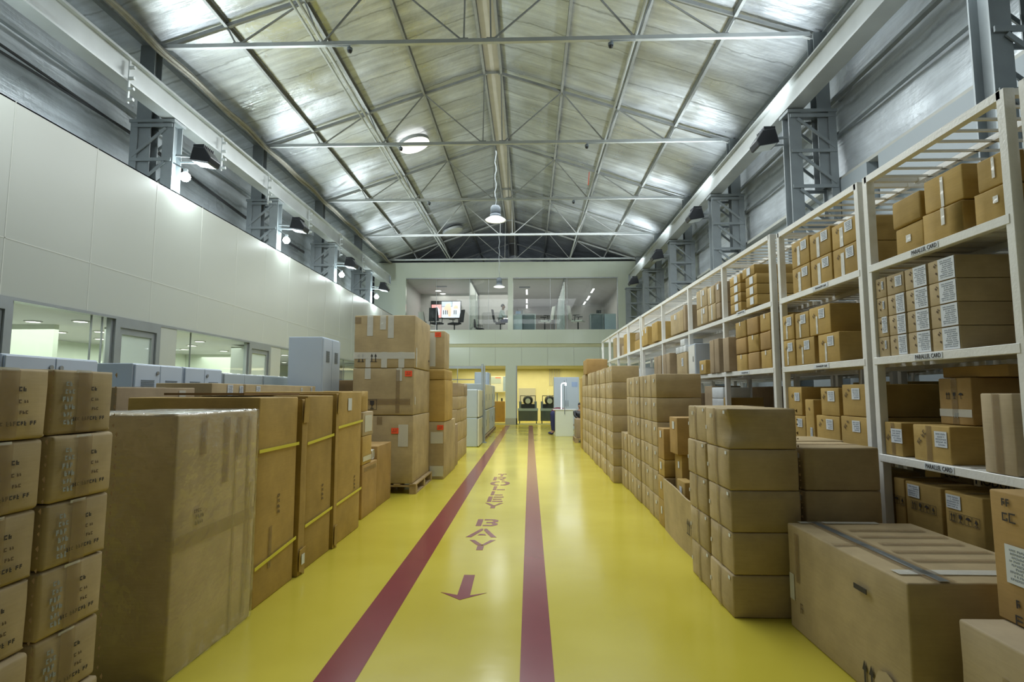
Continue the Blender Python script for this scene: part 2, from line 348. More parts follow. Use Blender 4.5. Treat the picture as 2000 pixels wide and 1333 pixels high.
def round_box(wx, wy, wz, r=.008, amp=.003, bulge=.0, seed=0, n=3, dent=None):
    """carton body: base at z=0, centred in x,y; rounded edges, slightly uneven faces"""
    hx, hy, hz = wx/2-bulge, wy/2-bulge, wz/2
    r = min(r, hx*.4, hy*.4, hz*.4)
    def lines(h):
        L_ = [-h, -(h-.35*r), -(h-r)]
        for i in range(1, n): L_.append(-(h-r) + 2*(h-r)*i/n)
        return L_ + [h-r, h-.35*r, h]
    lx, ly, lz = lines(hx), lines(hy), lines(hz); K = len(lx)
    idx = {}; v = []; f = []
    def vid(i, j, k):
        key = (i, j, k)
        if key in idx: return idx[key]
        p = Vector((lx[i], ly[j], lz[k]))
        q = Vector((max(-(hx-r), min(hx-r, p.x)), max(-(hy-r), min(hy-r, p.y)), max(-(hz-r), min(hz-r, p.z))))
        d = p - q
        if d.length > 1e-9: p = q + d.normalized() * r
        u = Vector((p.x/hx, p.y/hy, p.z/hz))
        if amp:
            s_ = Vector((p.x*5 + seed*3.1, p.y*5 + seed*1.7, p.z*5 + seed*5.3))
            nv = noise.noise_vector(s_) * amp
            if u.z < -.95: nv.z = 0
            nv.x *= 1 if abs(u.x) > .9 else .4; nv.y *= 1 if abs(u.y) > .9 else .4
            for ax, fl_ in ((0, u.x), (1, u.y), (2, u.z)):
                if abs(fl_) > .95: nv[ax] = -math.copysign((amp + nv[ax]*math.copysign(1, fl_))*.5, fl_) if not (ax == 2 and fl_ < 0) else 0
            p = p + nv
        if bulge:
            fx = (1-u.y*u.y)*(1-u.z*u.z); fy = (1-u.x*u.x)*(1-u.z*u.z)
            if abs(u.x) > .97: p.x += math.copysign(bulge*max(0, fx), u.x)
            if abs(u.y) > .97: p.y += math.copysign(bulge*max(0, fy), u.y)
        if dent: p = dent(p, u)
        p.z = max(p.z, -hz)
        idx[key] = len(v); v.append((p.x, p.y, p.z + hz)); return idx[key]
    R = range(K-1)
    for a in R:
        for b_ in R:
            f.append((vid(0, a, b_), vid(0, a, b_+1), vid(0, a+1, b_+1), vid(0, a+1, b_)))
            f.append((vid(K-1, a, b_), vid(K-1, a+1, b_), vid(K-1, a+1, b_+1), vid(K-1, a, b_+1)))
            f.append((vid(a, 0, b_), vid(a+1, 0, b_), vid(a+1, 0, b_+1), vid(a, 0, b_+1)))
            f.append((vid(a, K-1, b_), vid(a, K-1, b_+1), vid(a+1, K-1, b_+1), vid(a+1, K-1, b_)))
            f.append((vid(a, b_, 0), vid(a, b_+1, 0), vid(a+1, b_+1, 0), vid(a+1, b_, 0)))
            f.append((vid(a, b_, K-1), vid(a+1, b_, K-1), vid(a+1, b_+1, K-1), vid(a, b_+1, K-1)))
    me = bpy.data.meshes.new('carton'); me.from_pydata(v, [], f)
    for p in me.polygons: p.use_smooth = True
    return me

# small printed symbols, drawn in a unit cell facing the reader (x right, y up)
def symbols(kinds, cell=.05, gap=1.25, frame=False, t=.0009):
    mb = MB(); n = len(kinds)
    def P(pts, cx):
        mb.poly([(cx + a*cell, b_*cell, 0) for a, b_ in pts], (0, 0, t))
    for i, k in enumerate(kinds):
        cx = (i - (n-1)/2) * cell * gap
        if k == 'up':
            for o in (-.22, .22):
                P([(o-.05, -.45), (o+.05, -.45), (o+.05, .15), (o-.05, .15)], cx); P([(o-.16, .12), (o+.16, .12), (o, .5)], cx)
            P([(-.42, -.5), (.42, -.5), (.42, -.44), (-.42, -.44)], cx)
        elif k == 'glass':
            P([(-.25, .45), (-.22, 0), (0, -.12), (.22, 0), (.25, .45)], cx); P([(-.04, -.4), (.04, -.4), (.04, -.1), (-.04, -.1)], cx); P([(-.22, -.48), (.22, -.48), (.22, -.4), (-.22, -.4)], cx)
        elif k == 'rain':
            P([(-.42, .05), (-.3, .28), (0, .42), (.3, .28), (.42, .05)], cx); P([(-.03, -.42), (.03, -.42), (.03, .1), (-.03, .1)], cx); P([(-.03, -.48), (.15, -.48), (.15, -.42), (-.03, -.42)], cx)
        elif k == 'stack':
            P([(-.3, -.45), (.3, -.45), (.3, -.37), (-.3, -.37)], cx); P([(-.24, -.1), (.24, -.1), (0, .4)], cx); P([(-.05, -.3), (.05, -.3), (.05, -.1), (-.05, -.1)], cx)
        if frame:
            for a in ((-.56, -.6, .56, -.56), (-.56, .56, .56, .6), (-.56, -.6, -.52, .6), (.52, -.6, .56, .6)):
                P([(a[0], a[1]), (a[2], a[1]), (a[2], a[3]), (a[0], a[3])], cx)
    return mb
def scribble(wd, ht, rows, seed=1, t=.0009, stroke=.006):
    rnd = random.Random(seed); mb = MB()
    for r_ in range(rows):
        y = ht/2 - ht*(r_+.5)/rows; x = -wd/2 + rnd.random()*wd*.3; xe = wd/2 - rnd.random()*wd*.15
        while x < xe:
            H_ = .62*ht/rows*(.8 + .3*rnd.random()); cw = H_*(.45 + .35*rnd.random()); s_ = min(stroke, H_*.28)
            if rnd.random() < .12: x += cw; continue
            mb.box(x, x+s_, y-H_/2, y+H_/2, 0, t)
            for k in rnd.sample((-1, 0, 1), 2): mb.box(x+s_, x+cw, y+k*(H_-s_)/2-s_/2, y+k*(H_-s_)/2+s_/2, 0, t)
            if rnd.random() < .4: mb.box(x+cw-s_, x+cw, y-H_/2+s_*1.01, y-s_*.6, 0, t)
            x += cw + s_*1.2
    return mb

_mc = {}
def tagmarks(seed):
    return scribble(.21, .026, 1, seed, stroke=.004)
def put(mesh_key, builder, mat, name, parent, rot, loc):
    """put a flat decoration mesh (cached) on a carton face"""
    if mesh_key not in _mc: _mc[mesh_key] = builder().mesh(name, mat)
    o = link(name, _mc[mesh_key], parent); o.matrix_local = Matrix.Translation(loc) @ rot; return o
def rect(wd, ht, t=.0012):
    return lambda: MB().box(-wd/2, wd/2, -ht/2, ht/2, 0, t)

_cv = {}
def carton(x0, x1, y0, y1, z0, z1, mat='tan', side=-1, label='', group=None, name='cardboard_box', cat='box', amp=.003, bulge=.0,
           r=.008, tapes=(), marks=(), rz=0, dent=None, tilt=None, seed=None, n=3):
    """side: -1 = aisle face looks to -X (right of the aisle), +1 = looks to +X.
       tapes: (face, u, v, w, h, mat)   marks: (kind, face, u, v, ...) with u,v in -.5...5 of that face"""
    wx, wy, wz = x1-x0, y1-y0, z1-z0
    if seed is None: seed = random.randint(0, 5)
    key = (round(wx, 2), round(wy, 2), round(wz, 3), mat, amp, bulge, r, seed, n) if not dent else None
    if key and key in _cv: me = _cv[key]
    else:
        me = round_box(wx, wy, wz, r, amp, bulge, seed, n, dent); me.materials.append(M[mat])
        if key: _cv[key] = me
    o = link(name, me, None, ((x0+x1)/2, (y0+y1)/2, z0)); tag(o, label, cat, group)
    o.rotation_euler.z = rz
    if tilt: o.rotation_euler = tilt
    e = .0012
    def place(face, u, v):
        if face == 'A':   # aisle face
            X = side * (wx/2 - bulge + bulge*max(0, (1-4*u*u)*(1-4*v*v)) + e)
            return (ROT_R if side < 0 else ROT_L), Vector((X, (-u if side < 0 else u) * wy, wz*(.5+v)))
        if face == 'N':   # near face, towards the camera
            return ROT_N, Vector((u*wx, -(wy/2 - bulge + e + bulge*max(0, (1-4*u*u)*(1-4*v*v))), wz*(.5+v)))
        return Matrix.Identity(4), Vector((u*wx, v*wy, wz + e))
    for tp in tapes:
        face, u, v, tw, th = tp[:5]
        if face in 'AN': th = min(th, 2*(wz/2 - abs(v)*wz) - .004)
        tm = tp[5] if len(tp) > 5 else 'tape'
        R_, P_ = place(face, u, v)
        put(('t', round(tw, 3), round(th, 3), tm), rect(tw, th, .0010), tm, 'tape', o, R_, P_)
    for mk in marks:
        kind, face, u, v = mk[:4]; R_, P_ = place(face, u, v); P_ = P_ + (R_ @ Vector((0, 0, .0012)))
        if kind == 'label':
            lw, lh = mk[4], mk[5]
            lb = put(('l', lw, lh), rect(lw, lh), 'paper', 'shipping_label', o, R_, P_)
            if len(mk) > 6: put(('ls', lw, lh), lambda: scribble(lw*.86, lh*.84, 9 if min(lw, lh) > .1 or lh > lw else 5, 3, stroke=min(lw, lh)*.03), 'labelprint', 'label_print', lb, Matrix.Identity(4), Vector((0, 0, .0012)))
        elif kind == 'orange':
            lb = put(('o', mk[4], mk[5]), rect(mk[4], mk[5]), 'orange_label', 'orange_sticker', o, R_, P_)
            put(('os', mk[4]), lambda: scribble(mk[4]*.7, mk[5]*.6, 2, 5, stroke=.006), 'faintink', 'sticker_print', lb, Matrix.Identity(4), Vector((0, 0, .0012)))
        elif kind == 'sym':
            put(('s', mk[4], mk[5], mk[6] if len(mk) > 6 else False), lambda: symbols(mk[4], mk[5], frame=(mk[6] if len(mk) > 6 else False)), 'ink' , 'handling_symbols', o, R_, P_)
        elif kind == 'scrib':
            put(('c', mk[4], mk[5], mk[6], mk[7]), lambda: scribble(mk[4], mk[5], mk[6], mk[8] if len(mk) > 8 else 2, stroke=mk[9] if len(mk) > 9 else .006), mk[7], 'handwriting' if mk[7] == 'ink' else 'faint_print', o, R_, P_)
        elif kind == 'text':
            ky = ('x', mk[4], mk[5])
            if ky not in _mc: _mc[ky] = textmesh(mk[4], mk[5], font_mat=mk[6] if len(mk) > 6 else 'ink')
            q = link('lettering', _mc[ky], o); q.matrix_local = Matrix.Translation(P_) @ R_
        elif kind == 'slits':   # little torn slots along a vertical edge
            def sl(h_=wz, nn=mk[4]):
                mb = MB()
                for i in range(nn):
                    yy = -h_*.42 + h_*.84*i/(nn-1) + .007*math.sin(i*2.7); q_ = .7 + .3*math.sin(i*4.1); mb.poly([(.004*q_, yy-.014*q_, 0), (.007, yy-.002, 0), (.004, yy+.012*q_, 0), (-.008*q_, yy+.002, 0)], (0, 0, .0006))
                return mb
            put(('sl', round(wz, 2), mk[4]), sl, 'dark', 'edge_slots', o, R_, P_)
        elif kind == 'diag':   # a slanting printed word band
            put(('d', mk[4], mk[5]), lambda: scribble(mk[4], mk[5], 1, 9, stroke=.005), 'faintink', 'slanted_print', o, R_ @ Matrix.Rotation(math.radians(50), 4, 'Z'), P_)
    return o

# ------------------------------------------------------------------ floor with painted marks
fl = struct('floor', MB().box(-12, 7.5, -5, 36, -0.12, 0), 'floor')
def band(name, x0, x1, y0, y1, xa=None, xb=None):
    xa = x0 if xa is None else xa; xb = x1 if xb is None else xb
    MB().poly([(x0, y0, .0), (x1, y0, .0), (xb, y1, .0), (xa, y1, .0)], (0, 0, .0015)).build(name, 'red', fl)
band('painted_stripe', -1.135, -0.915, -4, 26.3); band('painted_stripe', -0.058, 0.125, -4, 26.3)
def glyph(name, polys, x0, x1, y0, y1):
    mb = MB()
    for pl in polys: mb.poly([(x0 + (x1-x0)*a, y0 + (y1-y0)*b_, 0) for a, b_ in pl], (0, 0, .0018))
    mb.build(name, 'red', fl)
T_ = [[(.36, 0), (.64, 0), (.64, .75), (.36, .75)], [(0, .78), (.46, .78), (.46, 1), (0, 1)], [(.54, .78), (1, .78), (1, 1), (.54, 1)]]
R_ = [[(0, 0), (.28, 0), (.28, 1), (0, 1)], [(.34, .8), (.85, .8), (1, .9), (.85, 1), (.34, 1)], [(.75, .5), (1, .6), (1, .88), (.78, .8)], [(.34, .42), (.85, .42), (.95, .56), (.34, .56)], [(.5, .38), (.72, .38), (1, 0), (.72, 0)]]
O_ = [[(0, .5), (.06, .2), (.25, 0), (.45, 0), (.45, .17), (.3, .2), (.2, .5), (.3, .8), (.45, .83), (.45, 1), (.25, 1), (.06, .8)], [(1, .5), (.94, .8), (.75, 1), (.55, 1), (.55, .83), (.7, .8), (.8, .5), (.7, .2), (.55, .17), (.55, 0), (.75, 0), (.94, .2)]]
L_ = [[(0, 0), (.28, 0), (.28, 1), (0, 1)], [(.34, 0), (1, 0), (1, .2), (.34, .2)]]
E_ = L_ + [[(.34, .4), (.9, .4), (.9, .58), (.34, .58)], [(.34, .8), (1, .8), (1, 1), (.34, 1)]]
Y_ = [[(.38, 0), (.62, 0), (.62, .42), (.38, .42)], [(.36, .46), (.58, .46), (.2, 1), (0, 1)], [(.5, .46), (.64, .46), (1, 1), (.8, 1)]]
B_ = [[(0, 0), (.26, 0), (.26, 1), (0, 1)], [(.32, 0), (.8, 0), (1, .15), (1, .36), (.82, .5), (1, .64), (1, .86), (.8, 1), (.32, 1), (.32, .84), (.7, .84), (.78, .72), (.7, .58), (.45, .58), (.45, .42), (.7, .42), (.78, .28), (.7, .16), (.32, .16)]]
A_ = [[(0, 0), (.18, 0), (.48, .8), (.48, 1), (.4, 1)], [(1, 0), (.82, 0), (.52, .8), (.52, 1), (.6, 1)], [(.36, .22), (.64, .22), (.58, .38), (.42, .38)]]
for nm, g, x0, x1, y0, y1 in [('T', T_, -.595, -.435, 10.34, 10.65), ('R', R_, -.645, -.430, 9.85, 10.25), ('O', O_, -.665, -.335, 9.33, 9.74), ('L', L_, -.582, -.395, 8.88, 9.25), ('L', L_, -.585, -.405, 8.44, 8.78), ('E', E_, -.602, -.385, 7.94, 8.34), ('Y', Y_, -.62, -.365, 7.50, 7.86), ('B', B_, -.62, -.375, 6.52, 6.86), ('A', A_, -.675, -.352, 6.02, 6.39), ('Y', Y_, -.622, -.355, 5.54, 5.91)]:
    glyph('painted_letter', g, x0, x1, y0, y1)
mb = MB(); mb.poly([(-.548, 4.80, 0), (-.458, 4.80, 0), (-.449, 4.33, 0), (-.329, 4.385, 0), (-.515, 4.235, 0), (-.678, 4.39, 0), (-.545, 4.335, 0)], (0, 0, .0018)); mb.build('painted_arrow', 'red', fl)

# ------------------------------------------------------------------ roof
ZR = lambda x: 10.05 - .338 * abs(x + .95)
def roof(name, xa, xb):
    mb = MB(); nx, ny = 26, 120; Y0, Y1 = -4.5, 34.5
    for i in range(nx+1):
        for j in range(ny+1):
            x = xa + (xb-xa)*i/nx; y = Y0 + (Y1-Y0)*j/ny
            z = ZR(x) + .03*noise.noise(Vector((x*.9, y*.5, 3))) + .012*noise.noise(Vector((x*2.5, y*4, 9)))
            mb.v.append((x, y, z))
    for i in range(nx):
        for j in range(ny):
            a = i*(ny+1)+j; mb.f.append((a, a+1, a+ny+2, a+ny+1))
    n = len(mb.v)
    mb.v += [(xa, Y0, ZR(xa)+.2), (xb, Y0, ZR(xb)+.2), (xb, Y1, ZR(xb)+.2), (xa, Y1, ZR(xa)+.2)]
    mb.f.append((n, n+1, n+2, n+3))
    o = struct(name, mb, 'foil', smooth=True); return o
roof('ceiling_left', -8.0, -.95); roof('ceiling_right', -.95, 5.75)
struct('ridge_cap', MB().box(-1.13, -.77, -4.5, 34, 9.935, 9.955), simple('ridge_strip_paint', (.50, .48, .42), .5))

def purlin(off, zo=0, kind='purlin', wdt=.06, h=.11, y0=-4, y1=33.8, label='', mat='truss', grp='roof purlins'):
    x = -.95 + off; z = ZR(x) - .10 + zo
    mb = MB(); mb.box(x-wdt/2, x+wdt/2, y0, y1, z-h/2, z-h/2+.015); mb.box(x-wdt/2, x-wdt/2+.012, y0, y1, z-h/2+.015, z+h/2); mb.box(x-wdt/2, x+wdt/2, y0, y1, z+h/2, z+h/2+.012)
    o = mb.build(kind, mat); tag(o, label, 'purlin', grp)
names = {-.22: 'thin grey ridge purlin on the left of the roof peak', .22: 'thin grey ridge purlin on the right of the roof peak', -1.8: 'grey purlin first to the left of the roof peak', 1.8: 'grey purlin first to the right of the roof peak', -3.25: 'grey purlin halfway down the left roof slope', 3.25: 'grey purlin halfway down the right roof slope', -4.7: 'grey purlin nearest the left eave of the roof', 4.7: 'grey purlin nearest the right eave of the roof'}
for off, lb in names.items(): purlin(off, label=lb, kind='roof_purlin')
for off, lb in ((-2.9, 'paired grey tie bars running under the left roof slope'), (2.9, 'long grey tie bar running under the right roof slope')):
    mb = MB(); x = -.95 + off; mb.tube([(x, -4, 8.02), (x, 26.8, 8.02)], .032)
    if off < 0: mb.tube([(x-.13, -4, 8.03), (x-.13, 26.8, 8.03)], .024)
    tag(mb.build('tie_bar', 'beam'), lb, 'tie bar')
which = {9.8: 'nearest steel roof truss, high at the top of the view', 14.05: 'second steel roof truss, with the near pendant lamp hung below', 18.3: 'third steel roof truss counted from the camera', 22.55: 'fourth steel roof truss, just this side of the far wall', 26.8: 'steel roof truss right above the far office wall', 31.05: 'dim steel roof truss behind the far wall top'}
def truss(y):
    t = thing('roof_truss', which[y], 'roof truss', (-.95, y, 7.95), 'roof trusses')
    z0 = 7.95
    zt = lambda o: 9.92 - .338*abs(o) - z0
    mb = MB(); mb.box(-6.02, 6.02, -.035, .035, -.03, .0); mb.box(-6.02, 6.02, -.035, -.028, .0, .045); mb.build('bottom_chord', 'beam', t)
    for s_ in (-1, 1):
        MB().beam((s_*.15, 0, zt(.15)), (s_*6.05, 0, zt(6.05)+.03), .06, .07).build('top_chord', 'truss', t)
        bars = [((.22, zt(.22)), (.25, 0)), ((1.8, zt(1.8)), (.25, 0)), ((1.8, zt(1.8)), (2.9, 0)), ((3.25, zt(3.25)), (2.9, 0)), ((3.25, zt(3.25)), (4.5, 0)), ((4.7, zt(4.7)), (4.5, 0))]
        for a, b_ in bars: MB().beam((s_*a[0], 0, a[1]), (s_*b_[0], 0, b_[1]), .028, .028).build('web_bar', 'truss', t)
        for o in (.25, 2.9, 4.5): pass
    mb = MB()
    for o in (-4.5, -2.9, -.25, .25, 2.9, 4.5): mb.box(o-.08, o+.08, -.006, .006, .0, .08)
    mb.box(-.25, .25, -.008, .008, zt(0)-.07, zt(0)+.0)
    mb.build('gusset_plate', 'truss', t)
for y in which: truss(y)

# pale cable bundle festooned along the left eave
pts = []
for j in range(150):
    y = 3 + 24*j/149; ph = (y - 9.8)/4.25
    s1 = math.sin(PI*(ph % 1.0))
    pts.append((-6.82 + .14*s1, y, 7.84 - .10*s1 + .02*math.sin(y*3.1)))
mb = MB()
for dx, dz in ((0, 0), (.05, -.015), (-.05, .012), (.02, .035), (-.03, -.03)): mb.tube([(p[0]+dx, p[1], p[2]+dz + .01*math.sin(p[1]*2+dx*40)) for p in pts], .026, 6)
tag(mb.build('cable_bundle', 'bundle', smooth=True), 'pale wavy bundle of cables slung along the left eave', 'cable bundle')
for s_, x in ((-1, -7.12), (1, 5.30)):
    tag(MB().box(x-.05, x+.05, -4, 27, 7.93, 8.05).build('eave_beam', 'steel'), 'dark steel eave beam along the top of the %s wall' % ('left' if s_ < 0 else 'right'), 'beam')

# ------------------------------------------------------------------ insulated side walls above
def clad(name, x, z0, z1, sgn):
    mb = MB(); ny, nz = 90, 16; Y0, Y1 = -4.5, 34
    for i in range(ny+1):
        for k in range(nz+1):
            y = Y0+(Y1-Y0)*i/ny; z = z0+(z1-z0)*k/nz
            ph = ((y - 9.8)/4.25) % 1.0
            mb.v.append((x + sgn*(.06*math.sin(PI*ph) + .03*noise.noise(Vector((y*.8, z*1.3, 2)))), y, z))
    for i in range(ny):
        for k in range(nz):
            a = i*(nz+1)+k; mb.f.append((a, a+1, a+nz+2, a+nz+1))
    n = len(mb.v); mb.v += [(x+sgn*.25, Y0, z0), (x+sgn*.25, Y1, z0), (x+sgn*.25, Y1, z1), (x+sgn*.25, Y0, z1)]; mb.f.append((n, n+1, n+2, n+3))
    return struct(name, mb, 'foilwall', smooth=True)
clad('wall_left_insulation', -7.72, 4.4, 7.95, -1)
clad('wall_right_insulation', 5.52, 5.25, 7.95, 1)
for x, z, zz in ((5.45, 6.72, .03), (5.46, 6.05, .02), (-7.64, 6.9, .03)):
    struct('trim_%d' % (1 + [6.72, 6.05, 6.9].index(z)), MB().box(x-.04, x+.04, -4, 27, z-zz, z+zz), 'steel')
struct('wall_right', MB().box(5.58, 5.7, -4.5, 35, 0, 5.3), 'blueside')
struct('trim_4', MB().box(5.42, 5.58, -4.5, 27, 5.19, 5.25), 'seam')
for i, (y0, y1) in enumerate(((3.2, 8.6), (8.9, 9.9))):
    struct('trim_%d' % (5+i), MB().box(5.40, 5.57, y0, y1, 4.5, 5.19+.0), 'blueside')
for k, (ya, yb, za, zb) in enumerate(((7.2, 10.4, 6.50, 6.46), (7.2, 10.4, 6.39, 6.5))):
    tag(MB().tube([(-7.60, ya-3, za+.02), (-7.60, ya, za), (-7.6, (ya+yb)/2, (za+zb)/2-.02), (-7.6, yb, zb-.04), (-7.6, yb+4, zb-.3), (-7.6, yb+8, zb-.25)], .022).build('wall_cable', 'cable'), ('upper' if k == 0 else 'lower') + ' black cable sagging across the grey insulation, top left', 'cable')

# ------------------------------------------------------------------ crane columns and beams
pos = {5.55: 'closest to the camera', 9.8: 'second from the camera', 14.05: 'third from the camera', 18.3: 'fourth from the camera', 22.55: 'fifth from the camera, near the far wall', 26.6: 'at the far wall corner'}
def column(y, side):
    # side -1 left, +1 right; local x grows outwards from the aisle
    xi, xo = (6.47, 7.27) if side < 0 else (4.57, 5.38)
    t = thing('crane_column', 'grey lattice steel column on the %s, %s' % ('left' if side < 0 else 'right', pos[y]), 'column', (0, y, 0), 'lattice columns along the %s wall' % ('left' if side < 0 else 'right'))
    X = lambda a: side*a
    def bx(mb, a0, a1, y0, y1, z0, z1): mb.box(min(X(a0), X(a1)), max(X(a0), X(a1)), y0, y1, z0, z1)
    zb = 2.75 if side < 0 else 0
    mb = MB(); bx(mb, xi, xi+.21, -.13, -.11, zb, 6.42); bx(mb, xi, xi+.21, .11, .13, zb, 6.42); bx(mb, xi+.09, xi+.12, -.11, .11, zb, 6.42); mb.build('inner_leg', 'steel', t)
    mb = MB(); bx(mb, xo-.13, xo, -.15, -.13, zb, 6.42); bx(mb, xo-.13, xo, .13, .15, zb, 6.42); bx(mb, xo-.08, xo-.05, -.13, .13, zb, 6.42); mb.build('outer_leg', 'steel', t)
    us = (6.92, 7.2) if side < 0 else (5.08, 5.32)
    mb = MB(); bx(mb, us[0], us[1], -.11, -.095, 5.1, 7.93); bx(mb, us[0], us[1], .095, .11, 5.1, 7.93); bx(mb, us[0]+.11, us[0]+.13, -.095, .095, 5.1, 7.93); mb.build('upper_shaft', 'steel', t)
    mb = MB(); bx(mb, xi-.03, xo+.02, -.17, .17, 6.42, 6.475); mb.build('cap_plate', 'steel', t)
    z = 6.36; k = 0
    zmin = 4.4 if side < 0 else 2.6
    while z - .62 > zmin:
        for yy in (-.15, .15):
            for nm, p, q, ww in (('lacing_bar', (X(xi+.02), yy, z), (X(xo-.02), yy, z), .06), ('lacing_bar', (X(xi+.14), yy, z-.05), (X(xo-.04), yy, z-.58), .05)):
                MB().beam(p, q, .02, ww).build(nm, 'steel', t)
        z -= .64; k += 1
    return t
for y in (5.55, 9.8, 14.05, 18.3, 22.55): column(y, 1)
for y in (9.8, 14.05, 18.3, 22.55): column(y, -1)
column(26.6, 1)
def ibeam(x, w_, z0, z1, y0, y1, inner, label):
    t = thing('crane_beam', label, 'crane beam', (x, (y0+y1)/2, z0), 'crane runway beams')
    L2 = (y1-y0)/2; h = z1-z0
    MB().box(-w_/2, w_/2, -L2, L2, h-.03, h).build('top_flange', 'beam', t)
    MB().box(-w_/2, w_/2, -L2, L2, 0, .03).build('bottom_flange', 'beam', t)
    MB().box(inner-.012, inner+.012, -L2, L2, .03, h-.03).build('web', 'beam', t)
    MB().box(inner-.035+ (0), inner+.035, -L2, L2, h, h+.05).build('rail', 'beam', t)
    for s_ in (-1, 1): MB().box(-w_/2, w_/2, s_*L2-.01, s_*L2+.01, .0, h).build('end_plate', 'steel', t)
    return t
ibeam(-6.57, .26, 6.49, 6.93, -4, 25.6, .05, 'long grey crane beam on the left columns')
ibeam(4.68, .30, 6.49, 6.93, -4, 25.6, -.06, 'long light grey crane beam on the right columns')
# conductor-bar hangers on the left beam
for i, y in enumerate((8.45, 11.2, 13.3, 15.9, 18.6, 21.2)):
    t = thing('insulator_hanger', ['nearest', 'second nearest', 'third nearest', 'fourth nearest', 'second farthest', 'farthest'][i] + ' hanger with four insulators on the left crane beam', 'hanger', (-6.40, y, 6.13), 'insulator hangers on the left crane beam')
    MB().box(-.05, -.03, -.02, .02, 0, .72).build('hanger_bar', 'beam', t)
    for k in range(4): MB().tube([(-.03, 0, .06+.18*k), (.05, 0, .06+.18*k)], .028, 8).build('insulator', 'beam', t)
# flood lights and bare lamps
fl_lab = {9.8: 'nearest', 14.05: 'second', 18.3: 'third', 22.55: 'farthest'}
def flood(x, y, z, side, label):
    t = thing('flood_light', label, 'flood light', (x, y, z), 'black flood lights on the columns')
    s_ = 1 if side < 0 else -1     # towards the aisle
    prof = [(-.16*s_, -.10), (.20*s_, -.16), (.24*s_, -.06), (.12*s_, .12), (-.10*s_, .15)]
    MB().poly([(a, -.17, b_) for a, b_ in prof], (0, .34, 0)).build('housing', 'blackmetal', t, bevel=.012)
    mb = MB()
    for k in range(7): mb.box(-.10, .10, -.15+.05*k-.006, -.15+.05*k+.006, .12, .19)
    mb.build('cooling_fins', 'blackmetal', t)
    MB().poly([(-.12*s_, -.14, -.108), (.17*s_, -.14, -.158), (.17*s_, .14, -.158), (-.12*s_, .14, -.108)], (0, 0, -.008)).build('lens', 'lens', t)
    mb = MB(); mb.beam((-.10*s_, -.05, 0), (-.48*s_ if side < 0 else -.34*s_, -.05, .03), .03, .04); mb.beam((-.10*s_, .10, -.06), (-.48*s_ if side < 0 else -.34*s_, .10, -.04), .02, .03); mb.build('bracket', 'steel', t)
M['lens'] = simple('lamp_lens', (.6, .66, .68), .2)
for y in (9.8, 14.05, 18.3, 22.55):
    flood(-5.98, y, 5.80, -1, '%s black flood light bracketed to the left columns' % fl_lab[y])
    flood(4.22, y, 5.98, 1, '%s black flood light bracketed to the right columns' % fl_lab[y])
    t = thing('column_lamp', '%s glowing bare lamp above the left partition wall' % fl_lab[y], 'lamp', (-6.22, y-.12, 5.40), 'glowing lamps above the left partition')
    mb = MB(); mb.lathe([(0.001, -.09), (.05, -.08), (.085, -.03), (.09, .0), (.075, .04), (.04, .075), (.001, .08)], k=16); mb.build('bulb', 'glow', t, smooth=True)
    MB().lathe([(.035, .07), (.04, .14), (.001, .15)], k=12).build('lamp_holder', 'steel', t)
    MB().beam((0, .0, .13), (-.26, .05, .28), .025, .025).build('lamp_arm', 'steel', t)

# pendant lamps
def pendant(x, y, z, rr, ztop, label):
    t = thing('pendant_lamp', label, 'pendant lamp', (x, y, z), 'high bay pendant lamps')
    MB().lathe([(rr, 0), (rr*.98, .012), (rr*.70, .065), (rr*.48, .095), (rr*.46, .085), (rr*.68, .055), (rr*.94, .003)], k=32).build('shade', 'whiteplastic', t, smooth=True)
    MB().lathe([(.001, -.012), (rr*.6, -.008), (rr*.94, .012), (rr*.5, .04), (.001, .04)], k=32).build('diffuser', 'pendantglow', t, smooth=True)
    mb = MB(); mb.lathe([(rr*.46, .09), (rr*.52, .10), (rr*.52, .15), (rr*.36, .16), (rr*.36, .19), (rr*.48, .20), (rr*.48, .33), (rr*.36, .38), (.03, .40), (.001, .41)], k=20); mb.build('driver_housing', 'vent', t, smooth=True)
    n = 14; mb = MB(); mb.tube([(.02*math.sin(i*1.7), .015*math.cos(i*1.3), .40 + (ztop-z-.40)*i/n) for i in range(n+1)], .011, 6); mb.build('hanging_cable', 'steel', t)
pendant(-.868, 14.05, 5.90, .27, 7.9, 'near white pendant lamp, hanging high at mid hall')
pendant(-1.235, 22.55, 5.78, .24, 7.9, 'far white pendant lamp, hanging in front of the office windows')
# dome cameras
for x, y, lab in ((-3.32, 9.8, 'dome camera on the nearest truss, left of the ridge'), (1.495, 9.8, 'dome camera on the nearest truss, right of the ridge'), (-3.34, 14.05, 'dome camera on the second truss, left of the ridge'), (1.483, 14.05, 'dome camera on the second truss, right of the ridge'), (-3.36, 18.3, 'dome camera on the third truss, left of the ridge'), (1.47, 18.3, 'dome camera on the third truss, right of the ridge')):
    t = thing('security_camera', lab, 'camera', (x, y, 7.82), 'dome cameras under the trusses')
    MB().lathe([(.001, -.05), (.035, -.035), (.045, 0)], k=14).build('dome', 'black', t, smooth=True)
    MB().lathe([(.045, 0), (.05, .01), (.05, .05), (.02, .07), (.001, .07)], k=14).build('camera_body', 'vent', t, smooth=True)
    s_ = -1 if x < -1 else 1
    MB().tube([(0, 0, .07), (0, 0, .09), (.45*s_, 0, .10)], .014, 6).build('camera_arm', 'steel', t)
tag(MB().poly([(1.93, 17.7, 8.62), (1.95, 17.7, 8.62), (1.91, 17.7, 8.18), (1.885, 17.7, 8.18)], (0, .006, 0)).build('red_ribbon', 'orange_label'), 'thin red ribbon hanging below the right roof slope', 'ribbon')
